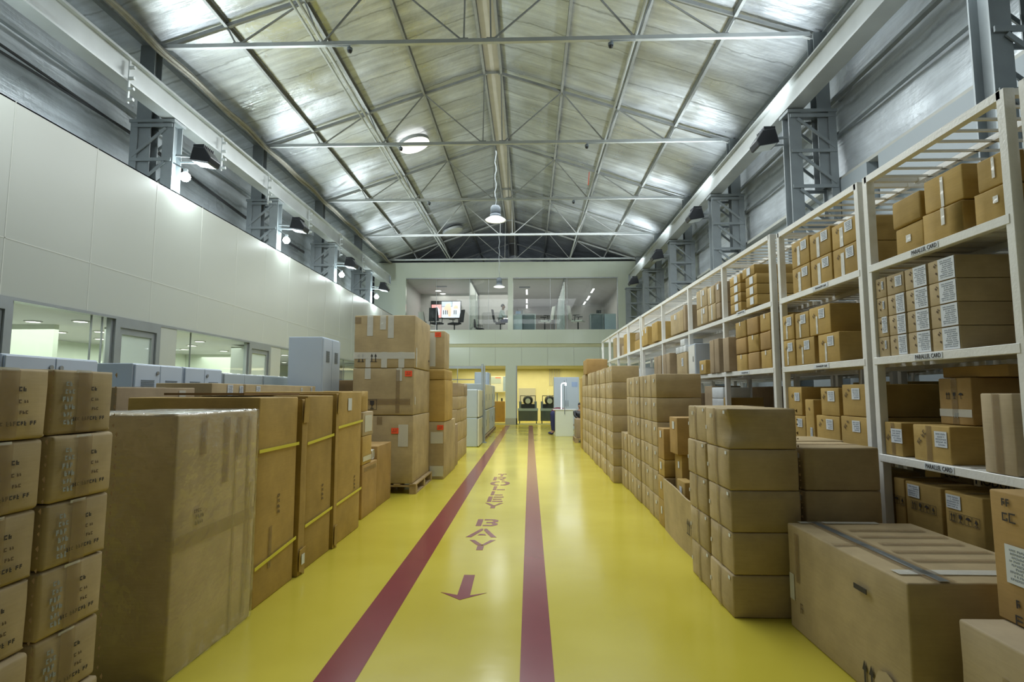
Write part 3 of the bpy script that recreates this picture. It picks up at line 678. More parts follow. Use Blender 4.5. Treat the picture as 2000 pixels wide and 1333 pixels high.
# roof vents (round openings in the left slope)
def vent(x, y, r, mat, label):
    t = thing('roof_vent', label, 'roof vent', (x, y, ZR(x)-.22)); t.rotation_euler = (0, -math.atan(.338), 0)
    MB().lathe([(.001, -.002), (r, -.002), (r, .01), (.001, .012)], k=36).build('vent_opening', mat, t)
    MB().lathe([(r, 0), (r+.02, 0), (r+.02, .10), (r, .10), (r, 0)], k=36).build('vent_collar', 'beam', t)
vent(-3.48, 16.35, .47, 'skyvent', 'bright round roof vent letting in daylight, left slope')
vent(-3.55, 25.5, .46, 'dimvent', 'dim grey round roof vent far down the left slope')

# ------------------------------------------------------------------ left partition wall (offices behind)
XW = -6.36; ZT = 5.104; ZG = 2.675
wl = struct('wall_left', MB().box(XW-.12, XW, -4, 26.85, ZG, ZT), 'panel')
mb = MB()
for y in [7.82 - 1.335*k for k in range(8)] + [7.82 + 1.335*k for k in range(1, 15)]: mb.box(XW-.001, XW+.003, y-.006, y+.006, ZG, ZT)
mb.box(XW-.001, XW+.003, -4, 26.8, 3.372, 3.384); mb.build('panel_joint', 'seam', wl)
struct('trim_7', MB().box(XW-.13, XW+.01, -4, 26.85, ZG-.04, ZG), 'alu')
struct('wall_left_cap', MB().box(-11, XW-.0, -4, 26.85, ZT-.02, ZT), 'panel').location.z = 0.0
wins = [(6.66, 8.39, [8.0, 8.21]), (9.9, 12.54, [10.43]), (14.15, 16.8, [15.0]), (18.4, 21.0, [19.2]), (22.65, 26.8, [24.0])]
for i, (a, b_, mul) in enumerate(wins):
    mb = MB(); ed = [a] + mul + [b_]
    mb.box(XW-.075, XW-.06, a, b_, .1, ZG-.04)
    o = struct('window_%d' % (i+1), mb, 'glass')
    fr = MB(); fr.box(XW-.10, XW-.03, a, a+.05, 0, ZG-.04); fr.box(XW-.10, XW-.03, b_-.05, b_, 0, ZG-.04); fr.box(XW-.10, XW-.03, a, b_, 0, .1)
    for m_ in mul: fr.box(XW-.08, XW-.055, m_-.006, m_+.006, .1, ZG-.04)
    fr.build('window_frame', 'alu', o)
doors = [(5.30, 6.66), (8.39, 9.45), (12.54, 13.6), (16.8, 17.85), (21.0, 22.1)]
for i, (a, b_) in enumerate(doors):
    fr = MB(); fr.box(XW-.10, XW+.01, a, a+.10, 0, ZG-.04); fr.box(XW-.10, XW+.01, b_-.10, b_, 0, ZG-.04); fr.box(XW-.10, XW+.01, a+.10, b_-.10, ZG-.16, ZG-.04)
    o = struct('door_%d' % (i+1), fr, 'alu')
    fr = MB(); fr.box(XW-.08, XW-.02, a+.105, a+.18, .01, ZG-.17); fr.box(XW-.08, XW-.02, b_-.18, b_-.105, .01, ZG-.17); fr.box(XW-.08, XW-.02, a+.18, b_-.18, ZG-.26, ZG-.17); fr.box(XW-.08, XW-.02, a+.18, b_-.18, .01, .2); fr.build('door_leaf', 'alu', o)
    MB().box(XW-.055, XW-.045, a+.18, b_-.18, .2, ZG-.26).build('door_pane', 'frost', o)
mb = MB()
for a, b_ in ((9.45, 9.9), (13.6, 14.15), (17.85, 18.4), (22.1, 22.65)): mb.box(-7.35, XW, a, b_, 0, ZG-.04)
mb.box(XW-.12, XW, -4, 5.30, 0, ZG-.04)
struct('wall_left_piers', mb, 'panel')
# side offices behind the glass
struct('wall_side_office', MB().box(-10.7, -10.6, -4, 26.8, 0, 2.70), 'officegreen')
struct('floor_side_office', MB().box(-10.6, XW-.12, -4, 26.8, 0, .015), 'white')
struct('ceiling_side_office', MB().box(-10.6, XW-.13, -4, 26.8, 2.68, 2.75), 'ceilwhite')
mb = MB(); mb.box(-10.6, -8.2, 9.4, 9.5, 0, 2.68); mb.box(-10.6, -8.4, 17.0, 17.1, 0, 2.68); mb.box(-9.6, -9.5, 12.2, 15.5, 0, 2.2); struct('wall_office_partition', mb, 'officegreen')
office_word = ['second', 'second', 'third', 'third', 'third', 'fourth', 'fourth', 'fifth', 'fifth', 'sixth', 'sixth', 'farthest', 'farthest', 'nearest', 'nearest']
for k, (x, y) in enumerate([(-8.18, 8.96), (-7.38, 8.96), (-9.1, 10.57), (-8.24, 10.5), (-9.33, 11.9), (-7.53, 12.57), (-8.4, 13.7), (-9.3, 14.86), (-8.57, 15.48), (-10, 17.6), (-7.6, 17.2), (-9.46, 21.4), (-7.7, 21.2), (-8.2, 6.4), (-7.4, 6.4)]):
    t = thing('downlight', 'round ceiling downlight in the left offices, %s row from the camera, %s' % (office_word[k], ('deepest in', 'deeper in', 'middle', 'close to the glass')[0 if x < -9.2 else (1 if x < -9 else (2 if x < -8 else 3))]), 'downlight', (x, y, 2.665), 'downlights in the left offices')
    MB().lathe([(.001, 0), (.10, 0), (.10, .014), (.001, .014)], k=20).build('diffuser', 'disc', t)
    MB().lathe([(.10, -.004), (.125, 0), (.125, .015), (.10, .015)], k=20).build('rim', 'white', t)

# ------------------------------------------------------------------ far wall and its rooms
FY = 27.0
mb = MB()
mb.box(-7.6, 5.5, FY, FY+.2, 7.1, 7.87)                 # above upper windows
mb.box(-7.6, -6.05, FY, FY+.2, 4.54, 7.1); mb.box(4.26, 5.5, FY, FY+.2, 4.54, 7.1)
mb.box(-1.055, -.806, FY-.02, FY+.2, 4.54, 7.1)
mb.box(-7.6, 5.5, FY-.04, FY+.2, 3.86, 4.54)
mb.box(-7.6, 5.5, FY+.02, FY+.2, 2.80, 3.70)
mb.box(-1.17, -.61, FY+.02, FY+.2, 0, 2.8); mb.box(-7.6, -6.4, FY+.02, FY+.2, 0, 2.8); mb.box(4.6, 5.5, FY+.02, FY+.2, 0, 2.8)
wf = struct('wall_far', mb, 'farpanel')
mb = MB()
for x in (-5.4, -4.16, -2.9, -1.66, -.4, .84, 2.1, 3.35): mb.box(x-.004, x+.004, FY+.0, FY+.021, 2.8, 3.7); mb.box(x-.004, x+.004, FY-.042, FY-.02, 3.86, 4.54)
for x in (-4.16, -1.66, .84, 3.35): mb.box(x-.004, x+.004, FY-.003, FY+.01, 7.1, 7.87)
mb.build('panel_joint', 'seam', wf)
struct('trim_8', MB().box(-7.6, 5.5, FY-.0, FY+.2, 3.70, 3.86), simple('soffit_bounce_tint', (.50, .50, .30), .3))  # yellow floor bounce on the soffit, put into this band's colour
struct('trim_9', MB().box(-1.18, -.60, FY-.0, FY+.02, 0, .30), simple('grey_plinth', (.40, .40, .31), .4))
struct('trim_10', MB().box(-6.06, 4.27, FY+.02, FY+.17, 7.06, 7.1), 'alu')
struct('window_6', MB().box(-6.05, -1.055, FY+.08, FY+.09, 4.54, 7.06), 'glass')
struct('window_7', MB().box(-.806, 4.26, FY+.08, FY+.09, 4.54, 7.06), 'glass')
mb = MB()
for x in (-4.55, -2.93, -2.0): mb.box(x-.006, x+.006, FY+.07, FY+.10, 4.54, 7.06)
for x in (1.0, 1.81): mb.box(x-.006, x+.006, FY+.07, FY+.10, 4.54, 7.06)
mb.box(4.235, 4.26, FY+.05, FY+.15, 4.54, 7.06)
struct('window_mullions', mb, 'alu')
struct('ceiling_upper_office', MB().box(-7.4, 5.5, FY+.2, 38, 7.12, 7.3), 'ceilwhite')
struct('floor_upper_office', MB().box(-7.4, 5.5, FY+.2, 38, 4.2, 4.5), 'white')
mb = MB(); mb.box(-7.4, -2.85, 31.6, 31.7, 4.5, 7.12); mb.box(-2.85, 1.6, 37.0, 37.1, 4.5, 7.12); mb.box(1.6, 5.4, 35.6, 35.7, 4.5, 7.12); mb.box(-6.3, -6.2, FY+.2, 31.6, 4.5, 7.12); mb.box(4.75, 4.85, FY+.2, 35.6, 4.5, 7.12)
struct('wall_upper_office', mb, 'white')
struct('door_6', MB().box(-2.62, -1.55, 31.2, 31.26, 4.5, 6.0), simple('grey_interior_door', (.38, .37, .37), .5))
struct('wall_upper_office_middle', MB().box(-2.82, -1.2, 31.27, 31.4, 4.5, 7.12), 'white')
mb = MB(); mb.box(-2.96, -2.90, FY+.2, 31.6, 7.02, 7.12); mb.box(-2.95, -2.91, 30.0, 30.06, 4.5, 7.02); mb.box(-2.95, -2.91, 31.5, 31.6, 4.5, 7.02)
w8 = struct('window_8', MB().box(-2.935, -2.925, FY+.2, 31.6, 4.5, 7.02), 'frost'); mb.build('window_frame', 'alu', w8)
w9 = struct('window_9', MB().box(1.705, 1.715, FY+.2, 35.6, 4.5, 7.02), 'glass'); mb = MB(); mb.box(1.69, 1.75, FY+.2, 35.6, 7.02, 7.12)
for k in range(8): mb.box(1.685, 1.735, FY+.9+1.0*k, FY+1.0+1.0*k, 4.5, 7.02)
mb.build('window_frame', 'alu', w9)
for nm, x0, x1, y0, y1, lab in (('ceiling_grille', -4.95, -4.38, 29.2, 29.4, 'dark ceiling grille above the upstairs television room'), ('ceiling_grille', -.55, .02, 29.5, 29.7, 'dark ceiling grille in the upstairs middle office')):
    mb = MB(); mb.box(x0, x1, y0, y1, 7.09, 7.118); tag(mb.build(nm, 'vent'), lab, 'grille')
for x, y0, y1 in ((-.155, 30.17, 31.73), (-.17, 33.3, 34.8), (-.183, 35.5, 36.9), (3.45, 30.0, 31.3), (3.46, 32.3, 33.8), (3.42, 34.3, 35.5)):
    t = thing('strip_light', ('strip light over the middle' if x < 1 else 'strip light over the right hand') + ' upstairs office, ' + {30.17: 'nearest', 33.3: 'middle', 35.5: 'farthest', 30.0: 'nearest', 32.3: 'middle', 34.3: 'farthest'}[y0] + ' of its row', 'strip light', (x, (y0+y1)/2, 7.09), 'upstairs strip lights')
    MB().box(-.06, .06, -(y1-y0)/2, (y1-y0)/2, 0, .028).build('light_body', 'white', t); MB().box(-.045, .045, -(y1-y0)/2+.02, (y1-y0)/2-.02, -.012, 0).build('diffuser', 'strip', t)
for x, y, lb in ((-5.0, 30.2, 'farther'), (-5.0, 29.3 + 0, 'nearer')):
    pass
for x, y, lb in ((-5.01, 30.4, 'round glowing ceiling lamp in front of the upstairs television'), (-4.9, 31.3, 'round glowing lamp reflection just above the upstairs television')):  # second disc is a lamp's reflection made as a glowing part
    t = thing('ceiling_glow_disc', lb, 'ceiling lamp', (x, y, 7.08)); MB().lathe([(.001, 0), (.16, .002), (.16, .038), (.001, .038)], k=24).build('diffuser', 'disc', t); MB().lathe([(.16, 0), (.18, 0), (.18, .038), (.16, .038)], k=24).build('rim', 'white', t)
# television with a red and white picture
t = thing('television', 'wall mounted television showing a red and white broadcast upstairs', 'television', (-4.75, 31.55, 5.72))
MB().box(-.86, .86, 0, .05, -.02, 1.0).build('screen_frame', 'black', t)
mb = MB(); mb.box(-.25, .82, -.004, 0, .03, .66); mb.box(.36, .82, -.004, 0, .66, .96); mb.box(-.70, -.36, -.006, -.004, .18, .50); mb.poly([(-.70, -.006, .5), (-.36, -.006, .5), (-.53, -.006, .68)], (0, .002, 0)); mb.build('picture_white', 'screenw', t)
mb = MB(); mb.box(-.82, -.27, -.004, 0, .03, .78); mb.build('picture_red', 'screenr', t)
mb = MB(); mb.box(-.25, .34, -.004, 0, .68, .96); mb.build('picture_blue', 'screenb', t)
mb = MB(); mb.poly([(-.15, -.007, .5), (.02, -.007, .82), (.22, -.007, .86), (.30, -.007, .5), (.28, -.007, .1), (.14, -.007, .1), (.1, -.007, .45)], (0, .002, 0)); mb.poly([(.42, -.007, .55), (.5, -.007, .75), (.66, -.007, .73), (.7, -.007, .55)], (0, .002, 0)); mb.build('picture_orange', 'screeno', t)
mb = MB()
for x in (-.16, -.04, .06, .45, .55): mb.box(x, x+.04, -.008, -.006, .22, .46)
mb.build('picture_figures', 'black', t)

# office chairs and desks upstairs
def chair(x, y, z, rz, mat, label, grp=None, sc_=1.0, tilt=0):
    t = thing('office_chair', label, 'chair', (x, y, z), grp, rz); t.scale = (sc_,)*3
    mb = MB()
    for k in range(5):
        a = 2*PI*k/5; mb.beam((0, 0, .09), (.30*math.cos(a), .30*math.sin(a), .06), .05, .035); 
    mb.build('star_base', 'black' if mat != 'whiteplastic' else 'whiteplastic', t)
    for k in range(5):
        a = 2*PI*k/5; MB().tube([(.30*math.cos(a)-.02, .30*math.sin(a), .028), (.30*math.cos(a)+.02, .30*math.sin(a), .028)], .027, 10).build('castor', 'black', t)
    MB().tube([(0, 0, .1), (0, 0, .42)], .028, 10).build('gas_post', 'black', t)
    m_ = round_box(.50, .48, .07, .03, .0, .012, 1); m_.materials.append(M[mat]); link('seat', m_, t, (0, 0, .42))
    mb = MB(); n = 8
    for i in range(n+1):
        u = -1 + 2*i/n
        for k in range(7):
            v = k/6; mb.v.append((u*(.24-.05*v), .23 + .10*v - .07*u*u*(-1), .52 + .58*v))
    for i in range(n):
        for k in range(6):
            a = i*7+k; mb.f.append((a, a+7, a+8, a+1))
    k0 = len(mb.v); mb.v += [(a, b_+.03, c) for a, b_, c in mb.v[:k0]]; mb.f += [tuple(reversed([q+k0 for q in f])) for f in mb.f]
    mb.build('backrest', mat, t, smooth=True)
    MB().beam((0, .12, .44), (0, .34, .66), .05, .03).build('back_support', 'black', t)
    for s_ in (-1, 1):
        mb = MB(); mb.tube([(s_*.27, .08, .45), (s_*.28, .05, .66)], .017, 8); mb.box(s_*.28-.04, s_*.28+.04, -.12, .14, .66, .69); mb.build('armrest', 'black', t)
    return t
chair(-4.72, 28.3, 4.5, 2.9, 'darkfabric', 'black mesh office chair in front of the upstairs television', 'dark chairs upstairs', 1.15)
chair(-3.85, 28.5, 4.5, -1.0, 'darkfabric', 'black office chair turned sideways, right of the upstairs television', 'dark chairs upstairs', 1.15)
chair(-5.35, 29.2, 4.5, 2.4, 'whiteplastic', 'white backed office chair left of the upstairs television', None, 1.1)
chair(-2.62, 29.4, 4.5, 1.4, 'darkfabric', 'small dark chair behind the upstairs glass partition', None, .8)
chair(.75, 28.0, 4.5, -1.35, 'whiteplastic', 'white office chair beside the upstairs middle desk', 'white chairs upstairs', 1.2)
chair(2.42, 28.1, 4.5, 1.25, 'whiteplastic', 'white high backed office chair at the upstairs right desk', 'white chairs upstairs', 1.25)
def desk(x0, x1, y0, y1, z, h, label, panel='cab'):
    t = thing('desk', label, 'desk', ((x0+x1)/2, (y0+y1)/2, z)); a = (x1-x0)/2; b_ = (y1-y0)/2
    MB().box(-a, a, -b_, b_, h-.03, h).build('desk_top', 'cab2', t)
    for s_ in (-1, 1): MB().box(s_*(a-.03)-.02, s_*(a-.03)+.02, -b_+.03, b_-.03, 0, h-.03).build('desk_leg', 'alu', t)
    MB().box(-a+.05, a-.05, -b_+.05, -b_+.07, .08, h-.03).build('modesty_panel', panel, t)
    return t
desk(-.75, .30, 27.5, 28.1, 4.5, .88, 'grey office desk behind the middle upstairs window', 'vent')
tag(MB().box(-.80, -.37, 27.30, 27.46, 4.5, 5.30).build('desk_cabinet', 'cab'), 'pale blue cabinet against the upstairs middle desk', 'cabinet')
desk(2.98, 3.66, 27.7, 28.4, 4.5, .90, 'grey desk behind the right upstairs window', 'vent')
tag(MB().box(3.68, 4.24, 27.6, 28.3, 4.5, 5.38).build('desk_cabinet', 'cab'), 'pale blue cabinet in the right corner upstairs', 'cabinet')
t = thing('monitor', 'small dark monitor on the right upstairs desk', 'monitor', (3.45, 28.0, 5.40)); MB().box(-.12, .12, -.01, .01, .06, .22).build('monitor_screen', 'black', t); MB().box(-.05, .05, -.04, .04, 0, .01).build('monitor_stand', 'black', t); MB().box(-.015, .015, 0, .015, .01, .08).build('monitor_neck', 'black', t)
t = thing('desk_clutter', 'folders and bottles standing on the upstairs middle desk', 'folders', (-.55, 27.8, 5.38)); MB().box(-.15, .1, -.05, .05, 0, .18).build('folder', 'bluepaper', t); MB().tube([(.17, 0, 0), (.17, 0, .24)], .025).build('bottle', 'vent', t); MB().tube([(.25, 0, 0), (.25, 0, .2)], .02).build('bottle', 'white', t)

# lower workshop behind the far openings
struct('wall_workshop', MB().box(-6.6, 5.4, 30.6, 30.7, 0, 2.8), 'yellowwall')
mb = MB(); mb.box(-6.7, -6.6, FY+.2, 30.6, 0, 2.8); mb.box(4.9, 5.0, FY+.2, 30.6, 0, 2.8); struct('wall_workshop_side', mb, 'yellowwall')
struct('ceiling_workshop', MB().box(-6.7, 5.4, FY+.2, 30.7, 2.80, 2.9), 'ceilwhite')
struct('window_10', MB().box(-6.4, -1.17, FY+.10, FY+.11, 0.0, 2.8), 'glass')
struct('window_11', MB().box(-.61, 4.6, FY+.10, FY+.11, .0, 2.8), 'glass')
mb = MB(); mb.box(-6.4, -2.3, FY+.05, FY+.14, 2.12, 2.17); mb.box(-3.5, -3.47, FY+.05, FY+.14, 0, 2.8); struct('window_frame_lower', mb, 'alu')
mb = MB(); mb.box(-.66, -.61, FY+.0, FY+.2, 0, 2.8); struct('trim_11', mb, 'alu')
mb = MB()
for k in range(5): mb.box(1.05+.13*k, 1.10+.13*k, 30.55, 30.6, 1.9, 2.8)
struct('trim_12', mb, 'white')
struct('trim_13', MB().box(-6.6, 5.4, FY+.22, FY+.26, 0, .03), 'cream')
def cart(x0, x1, lab):
    t = thing('machine_cart', lab, 'cart', ((x0+x1)/2, 28.3, 0), 'machine carts in the workshop'); a = (x1-x0)/2
    MB().box(-a, a, -.3, .3, .62, .74).build('cart_top', 'cab2', t)
    MB().box(-a+.02, a-.02, -.28, .28, .12, .62).build('cart_body', simple('dark_grey_cart', (.07, .08, .075), .4), t)
    for s_ in (-1, 1):
        for q in (-1, 1): MB().tube([(s_*(a-.08)-.02, q*.22, .06), (s_*(a-.08)+.02, q*.22, .06)], .06, 12).build('castor', 'black', t)
    m_ = thing('test_machine', lab.replace('cart', 'machine with a handle frame on a cart').replace('under a black machine', ''), 'machine', ((x0+x1)/2, 28.3, .74), 'black machines on the carts')
    mb = MB(); mb.tube([(-a*.75, 0, 0), (-a*.75, 0, .62), (a*.75, 0, .62), (a*.75, 0, 0)], .022, 8); mb.build('handle_frame', 'black', m_)
    mb = MB(); mb.lathe([(.001, -.18), (.20, -.18), (.25, -.05), (.25, .05), (.20, .18), (.001, .18)], k=22); me_ = mb.mesh('drum', 'black', smooth=True); o = link('drum', me_, m_, (0, -.05, .40)); o.rotation_euler = (PI/2, 0, 0)
    MB().lathe([(.001, 0), (.13, 0), (.13, .02), (.001, .02)], k=20).build('dial', 'cream', m_, loc=(0, -.24, .36)).rotation_euler = (PI/2, 0, 0)
    MB().box(-.34, .34, -.2, .2, 0, .22).build('machine_base', 'black', m_, bevel=.02)
    for s_ in (-1, 1): MB().box(s_*.38-.06, s_*.38+.06, -.12, .12, 0, .34).build('side_module', 'vent', m_, bevel=.01)
cart(-.60, .40, 'grey cart under a black machine, left behind the right opening')
cart(.51, 1.45, 'grey cart under a black machine, half hidden by the white cabinet')
t = thing('wooden_cabinet', 'orange wooden cabinet in the left workshop opening', 'cabinet', (-1.75, 28.4, 0)); MB().box(-.42, .5, -.3, .3, .06, 1.08).build('cabinet_body', 'woodcab', t, bevel=.008); MB().box(.02, .03, -.31, -.30, .08, 1.05).build('door_gap', 'dark', t)
t = thing('blue_board', 'blue and white notice board in the left workshop opening', 'board', (-1.65, 30.2, 1.55)); MB().box(-.5, .55, -.02, .02, 0, .85).build('board_panel', 'whiteplastic', t); MB().box(.22, .52, -.03, -.02, .05, .82).build('notice', 'bluepaper', t); MB().box(-.45, .1, -.03, -.02, .45, .8).build('notice', 'cab', t); MB().box(-.2, .1, -.034, -.03, .74, .78).build('red_mark', 'orange_label', t)
t = thing('tool_holder', 'small dark tools standing on the orange wooden cabinet', 'tools', (-1.65, 28.4, 1.08)); MB().box(-.2, -.14, -.03, .03, 0, .3).build('tool', 'black', t); MB().box(-.02, .03, -.03, .03, 0, .42).build('tool', 'vent', t); MB().box(.2, .28, -.03, .03, 0, .16).build('tool', 'black', t)
struct('trim_14', MB().box(-.6, .3, 30.56, 30.6, 1.0, 1.75), 'white')
# ------------------------------------------------------------------ storage racks on the right
S = [0.36, 1.05, 1.765, 2.47]; ZTOP = 3.17
def rack(x, y0, y1, posts, label, rz=0.0, d=.95, tags=(), levels=S, h=ZTOP):
    t = thing('storage_rack', label, 'rack', (x, y0, 0), 'cream steel storage racks', rz)
    Lr = y1 - y0
    for yy in posts:
        for xx, nm in ((0, 'post'), (d-.06, 'post')):
            MB().box(xx, xx+.06, yy-y0-.028, yy-y0+.028, 0, h).build(nm, 'rack', t, bevel=.003)
        MB().box(.06, d-.06, yy-y0-.02, yy-y0+.02, h-.04, h).build('cross_brace', 'rack', t)
    # open top frame with rungs
    MB().box(.0, .05, .03, Lr-.03, h-.05, h).build('top_rail', 'rack', t); MB().box(d*.42, d*.42+.04, .0, Lr, h-.045, h-.005).build('top_rail', 'rack', t); MB().box(d-.05, d, .03, Lr-.03, h-.05, h).build('top_rail', 'rack', t)
    n = max(3, int(Lr/.145)); mb = MB()
    for k in range(1, n): mb.box(.05, d-.05, Lr*k/n-.008, Lr*k/n+.008, h-.045, h-.030)
    mb.build('top_rungs', 'rack', t)
    for z in levels:
        mb = MB(); n = int(Lr/.115)
        for k in range(n): mb.box(.05, d-.05, Lr*(k+.18)/n, Lr*(k+.82)/n, z-.012, z)
        mb.box(d*.45, d*.45+.04, .0, Lr, z-.05, z-.012)
        mb.build('shelf_deck', 'rack', t)
        MB().box(-.004, .045, .028, Lr-.028, z-.055, z).build('shelf_edge', 'rack', t, bevel=.003)
        MB().box(d-.045, d, .028, Lr-.028, z-.055, z).build('shelf_edge', 'rack', t)
    for yy, z, tx in tags:
        lb = MB().box(-.0075, -.004, yy-y0-.13, yy-y0+.13, z-.045, z-.008).build('shelf_tag', 'paper', t)
        key = ('tg', tx)
        if key not in _mc: _mc[key] = textmesh(tx, .040, sx=.8) if tx else tagmarks(4).mesh('tag_print', 'ink')
        q = link('lettering', _mc[key], lb); q.matrix_local = Matrix.Translation((-.0085, yy-y0, z-.027)) @ ROT_R
    return t
rack(2.63, 1.45, 2.97, [1.48, 2.95], 'cream storage rack at the right edge of the view')
rack(2.60, 3.03, 4.36, [3.06, 4.33], 'cream storage rack nearest in full view, tagged PARALLEL CARD', tags=((3.72, 2.47, 'PARALLEL CARD'), (3.75, 1.765, 'PARALLEL CARD'), (3.72, 1.05, 'PARALLEL CARD')))
rack(2.60, 4.42, 5.90, [4.45, 5.87], 'second full cream storage rack, holding six labelled cartons on top', tags=((5.05, 2.47, ''), (5.1, 1.765, '')))
rack(2.56, 5.96, 12.30, [5.99, 7.40, 8.90, 10.55, 12.27], 'long cream storage rack in the middle of the right side', rz=.020, tags=((6.8, 2.49, ''), (6.75, 1.765, '')), h=3.19)
rack(3.66, 3.02, 5.74, [3.05, 4.40, 5.71], 'cream rack of the second row, directly behind the nearest full racks')
rack(3.66, 5.81, 12.3, [5.84, 6.86, 6.97, 8.6, 10.3, 12.27], 'cream rack of the second row, behind the long rack', h=3.19)
rack(3.66, 12.36, 18.4, [12.39, 14.4, 16.4, 18.37], 'cream rack of the second row, behind the farthest rack', h=3.19)
back = [(3.2, 3.9, 1.05, 1.5), (4.5, 5.2, 1.05, 1.6), (5.9, 6.6, 1.05, 1.62), (7.1, 7.9, 1.05, 1.58), (8.7, 9.6, 1.05, 1.6), (4.6, 5.5, 1.765, 2.3), (6.0, 6.7, 1.765, 2.2), (7.2, 8.2, 1.765, 2.35), (8.8, 9.9, 1.765, 2.3), (10.5, 11.8, 1.765, 2.3), (3.2, 4.2, .36, .9), (4.6, 5.5, .36, .95), (5.95, 6.7, .36, .9), (9.2, 9.7, 2.47, 2.9), (10.6, 11.2, 2.47, 2.8)]
for i, (a, b_, z0, z1) in enumerate(back):
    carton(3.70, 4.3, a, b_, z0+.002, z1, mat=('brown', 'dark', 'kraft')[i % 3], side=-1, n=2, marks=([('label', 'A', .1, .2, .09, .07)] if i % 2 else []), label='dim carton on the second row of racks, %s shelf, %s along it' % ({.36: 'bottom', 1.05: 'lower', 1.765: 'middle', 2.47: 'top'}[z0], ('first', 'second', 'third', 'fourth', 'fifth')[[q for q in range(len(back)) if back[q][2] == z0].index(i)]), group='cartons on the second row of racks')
rack(2.42, 12.36, 18.4, [12.39, 13.9, 15.4, 16.9, 18.37], 'farthest cream storage rack, by the far wall', rz=.012, h=3.19)

def bxr(x, y0, y1, z0, z1, d, **k): return carton(x, x+d, y0, y1, z0, z1, side=-1, **k)
g = 'worn cartons on the top shelf of the nearest full rack'
sh = lambda w_, h_, v=.0: ('tape_shiny')
bxr(2.63, 3.765, 4.06, 2.472, 2.668, .5, mat='kraft', amp=.012, r=.014, tapes=[('A', 0, 0, .05, .05, 'tape_shiny')], label='sagging brown carton, top shelf of the PARALLEL CARD rack, bottom left', group=g)
bxr(2.62, 3.765, 4.07, 2.670, 2.868, .48, mat='kraft', amp=.014, r=.014, label='crumpled brown carton, top shelf of the PARALLEL CARD rack, upper left', group=g)
bxr(2.61, 3.395, 3.75, 2.472, 2.672, .55, mat='kraft', amp=.010, r=.012, tapes=[('A', .05, .2, .03, .11, 'tape_shiny')], label='brown carton, top shelf of the PARALLEL CARD rack, bottom middle', group=g)
bxr(2.62, 3.39, 3.73, 2.674, 2.895, .55, mat='kraft', amp=.006, r=.01, tapes=[('A', .0, -.05, .025, .20, 'tape_shiny')], label='brown carton, top shelf of the PARALLEL CARD rack, upper middle', group=g)
bxr(2.62, 3.095, 3.325, 2.472, 2.66, .5, mat='kraft', amp=.008, r=.012, tapes=[('A', .2, .1, .035, .04, 'tape_shiny')], label='brown carton, top shelf of the PARALLEL CARD rack, bottom right', group=g)
bxr(2.63, 3.095, 3.30, 2.662, 2.85, .5, mat='kraft', amp=.008, r=.012, tapes=[('A', .1, .1, .02, .12, 'tape_shiny')], label='brown carton, top shelf of the PARALLEL CARD rack, upper right', group=g)
cols = [(4.175, 4.298), (3.975, 4.165), (3.745, 3.965), (3.495, 3.735)]
cn = ['far left', 'inner left', 'inner right', 'near right']; rn = ['bottom', 'second', 'third', 'top']
for ci, (a, b_) in enumerate(cols):
    for ri in range(4):
        lw, lh, uu = {0: (.02, .06, .2), 1: (.09, .138, .24), 2: (.125, .138, .20), 3: (.14, .138, .19)}[ci]
        if ci == 0 and ri == 1: lw, lh = .06, .12
        if ci == 1 and ri == 3: lw, lh, uu = .07, .075, .2
        mk = [('label', 'A', uu, (.1 if lh < .13 else 0), lw, lh, 1), ('diag', 'A', -.28, .12, .07, .03), ('diag', 'A', -.24, -.25, .05, .03)]
        bxr(2.62, a, b_, 1.767+.147*ri, 1.767+.147*(ri+1)-.002, .55, mat='tan', amp=.0015, r=.005, marks=mk, n=2, label='tan carton with white label, PARALLEL CARD rack middle shelf, %s column, %s row' % (cn[ci], rn[ri]), group='sixteen white labelled cartons on the middle shelf')
bxr(3.00, 3.30, 3.48, 1.767, 2.02, .45, mat='kraft', amp=.004, marks=[('label', 'A', .1, .1, .12, .09, 1)], tapes=[('A', -.42, 0, .03, .24)], label='brown carton with white label, right end of the middle shelf', group=None)
carton(2.98, 3.45, 3.10, 3.28, 1.767, 2.05, mat='brown', side=-1, marks=[('label', 'A', .0, .15, .10, .08, 1)], label='dull carton beside the right post on the middle shelf')
carton(3.0, 3.45, 3.30, 3.5, 2.022, 2.20, mat='dark', side=-1, label='dark carton lying atop another, right end of the middle shelf')
# shelf three
bxr(2.62, 4.10, 4.295, 1.052, 1.29, .45, mat='kraft', marks=[('label', 'A', .22, .1, .12, .10, 1), ('diag', 'A', -.3, 0, .2, .05)], tapes=[('A', 0, 0, .04, .23)], label='kraft carton with white label on the lower shelf beside the rack post')
bxr(2.62, 3.64, 3.985, 1.052, 1.29, .55, mat='kraft', marks=[('label', 'A', .27, .14, .11, .10, 1), ('diag', 'A', -.33, 0, .2, .05)], tapes=[('A', -.05, 0, .05, .23)], label='kraft carton with white label, lower shelf, under the blue taped carton')
bxr(2.80, 3.68, 3.97, 1.292, 1.60, .45, mat='orange', amp=.004, tapes=[('A', 0, 0, .055, .30), ('A', 0, -.25, .28, .05, 'tape_shiny')], marks=[('sym', 'A', 0, .12, ('up', 'glass', 'rain'), .045), ('scrib', 'A', .0, -.3, .04, .06, 1, 'blueink')], label='shiny taped carton with printed symbols standing on a kraft carton')
bxr(2.85, 3.45, 3.99, 1.602, 1.675, .5, mat='orange', label='flat orange brown carton lying at the top of the lower shelf')
carton(2.60, 2.95, 3.14, 3.36, 1.052, 1.50, mat='pale', side=-1, amp=.005, tapes=[('A', 0, 0, .05, .44)], label='tall pale open carton at the right end of the lower shelf')
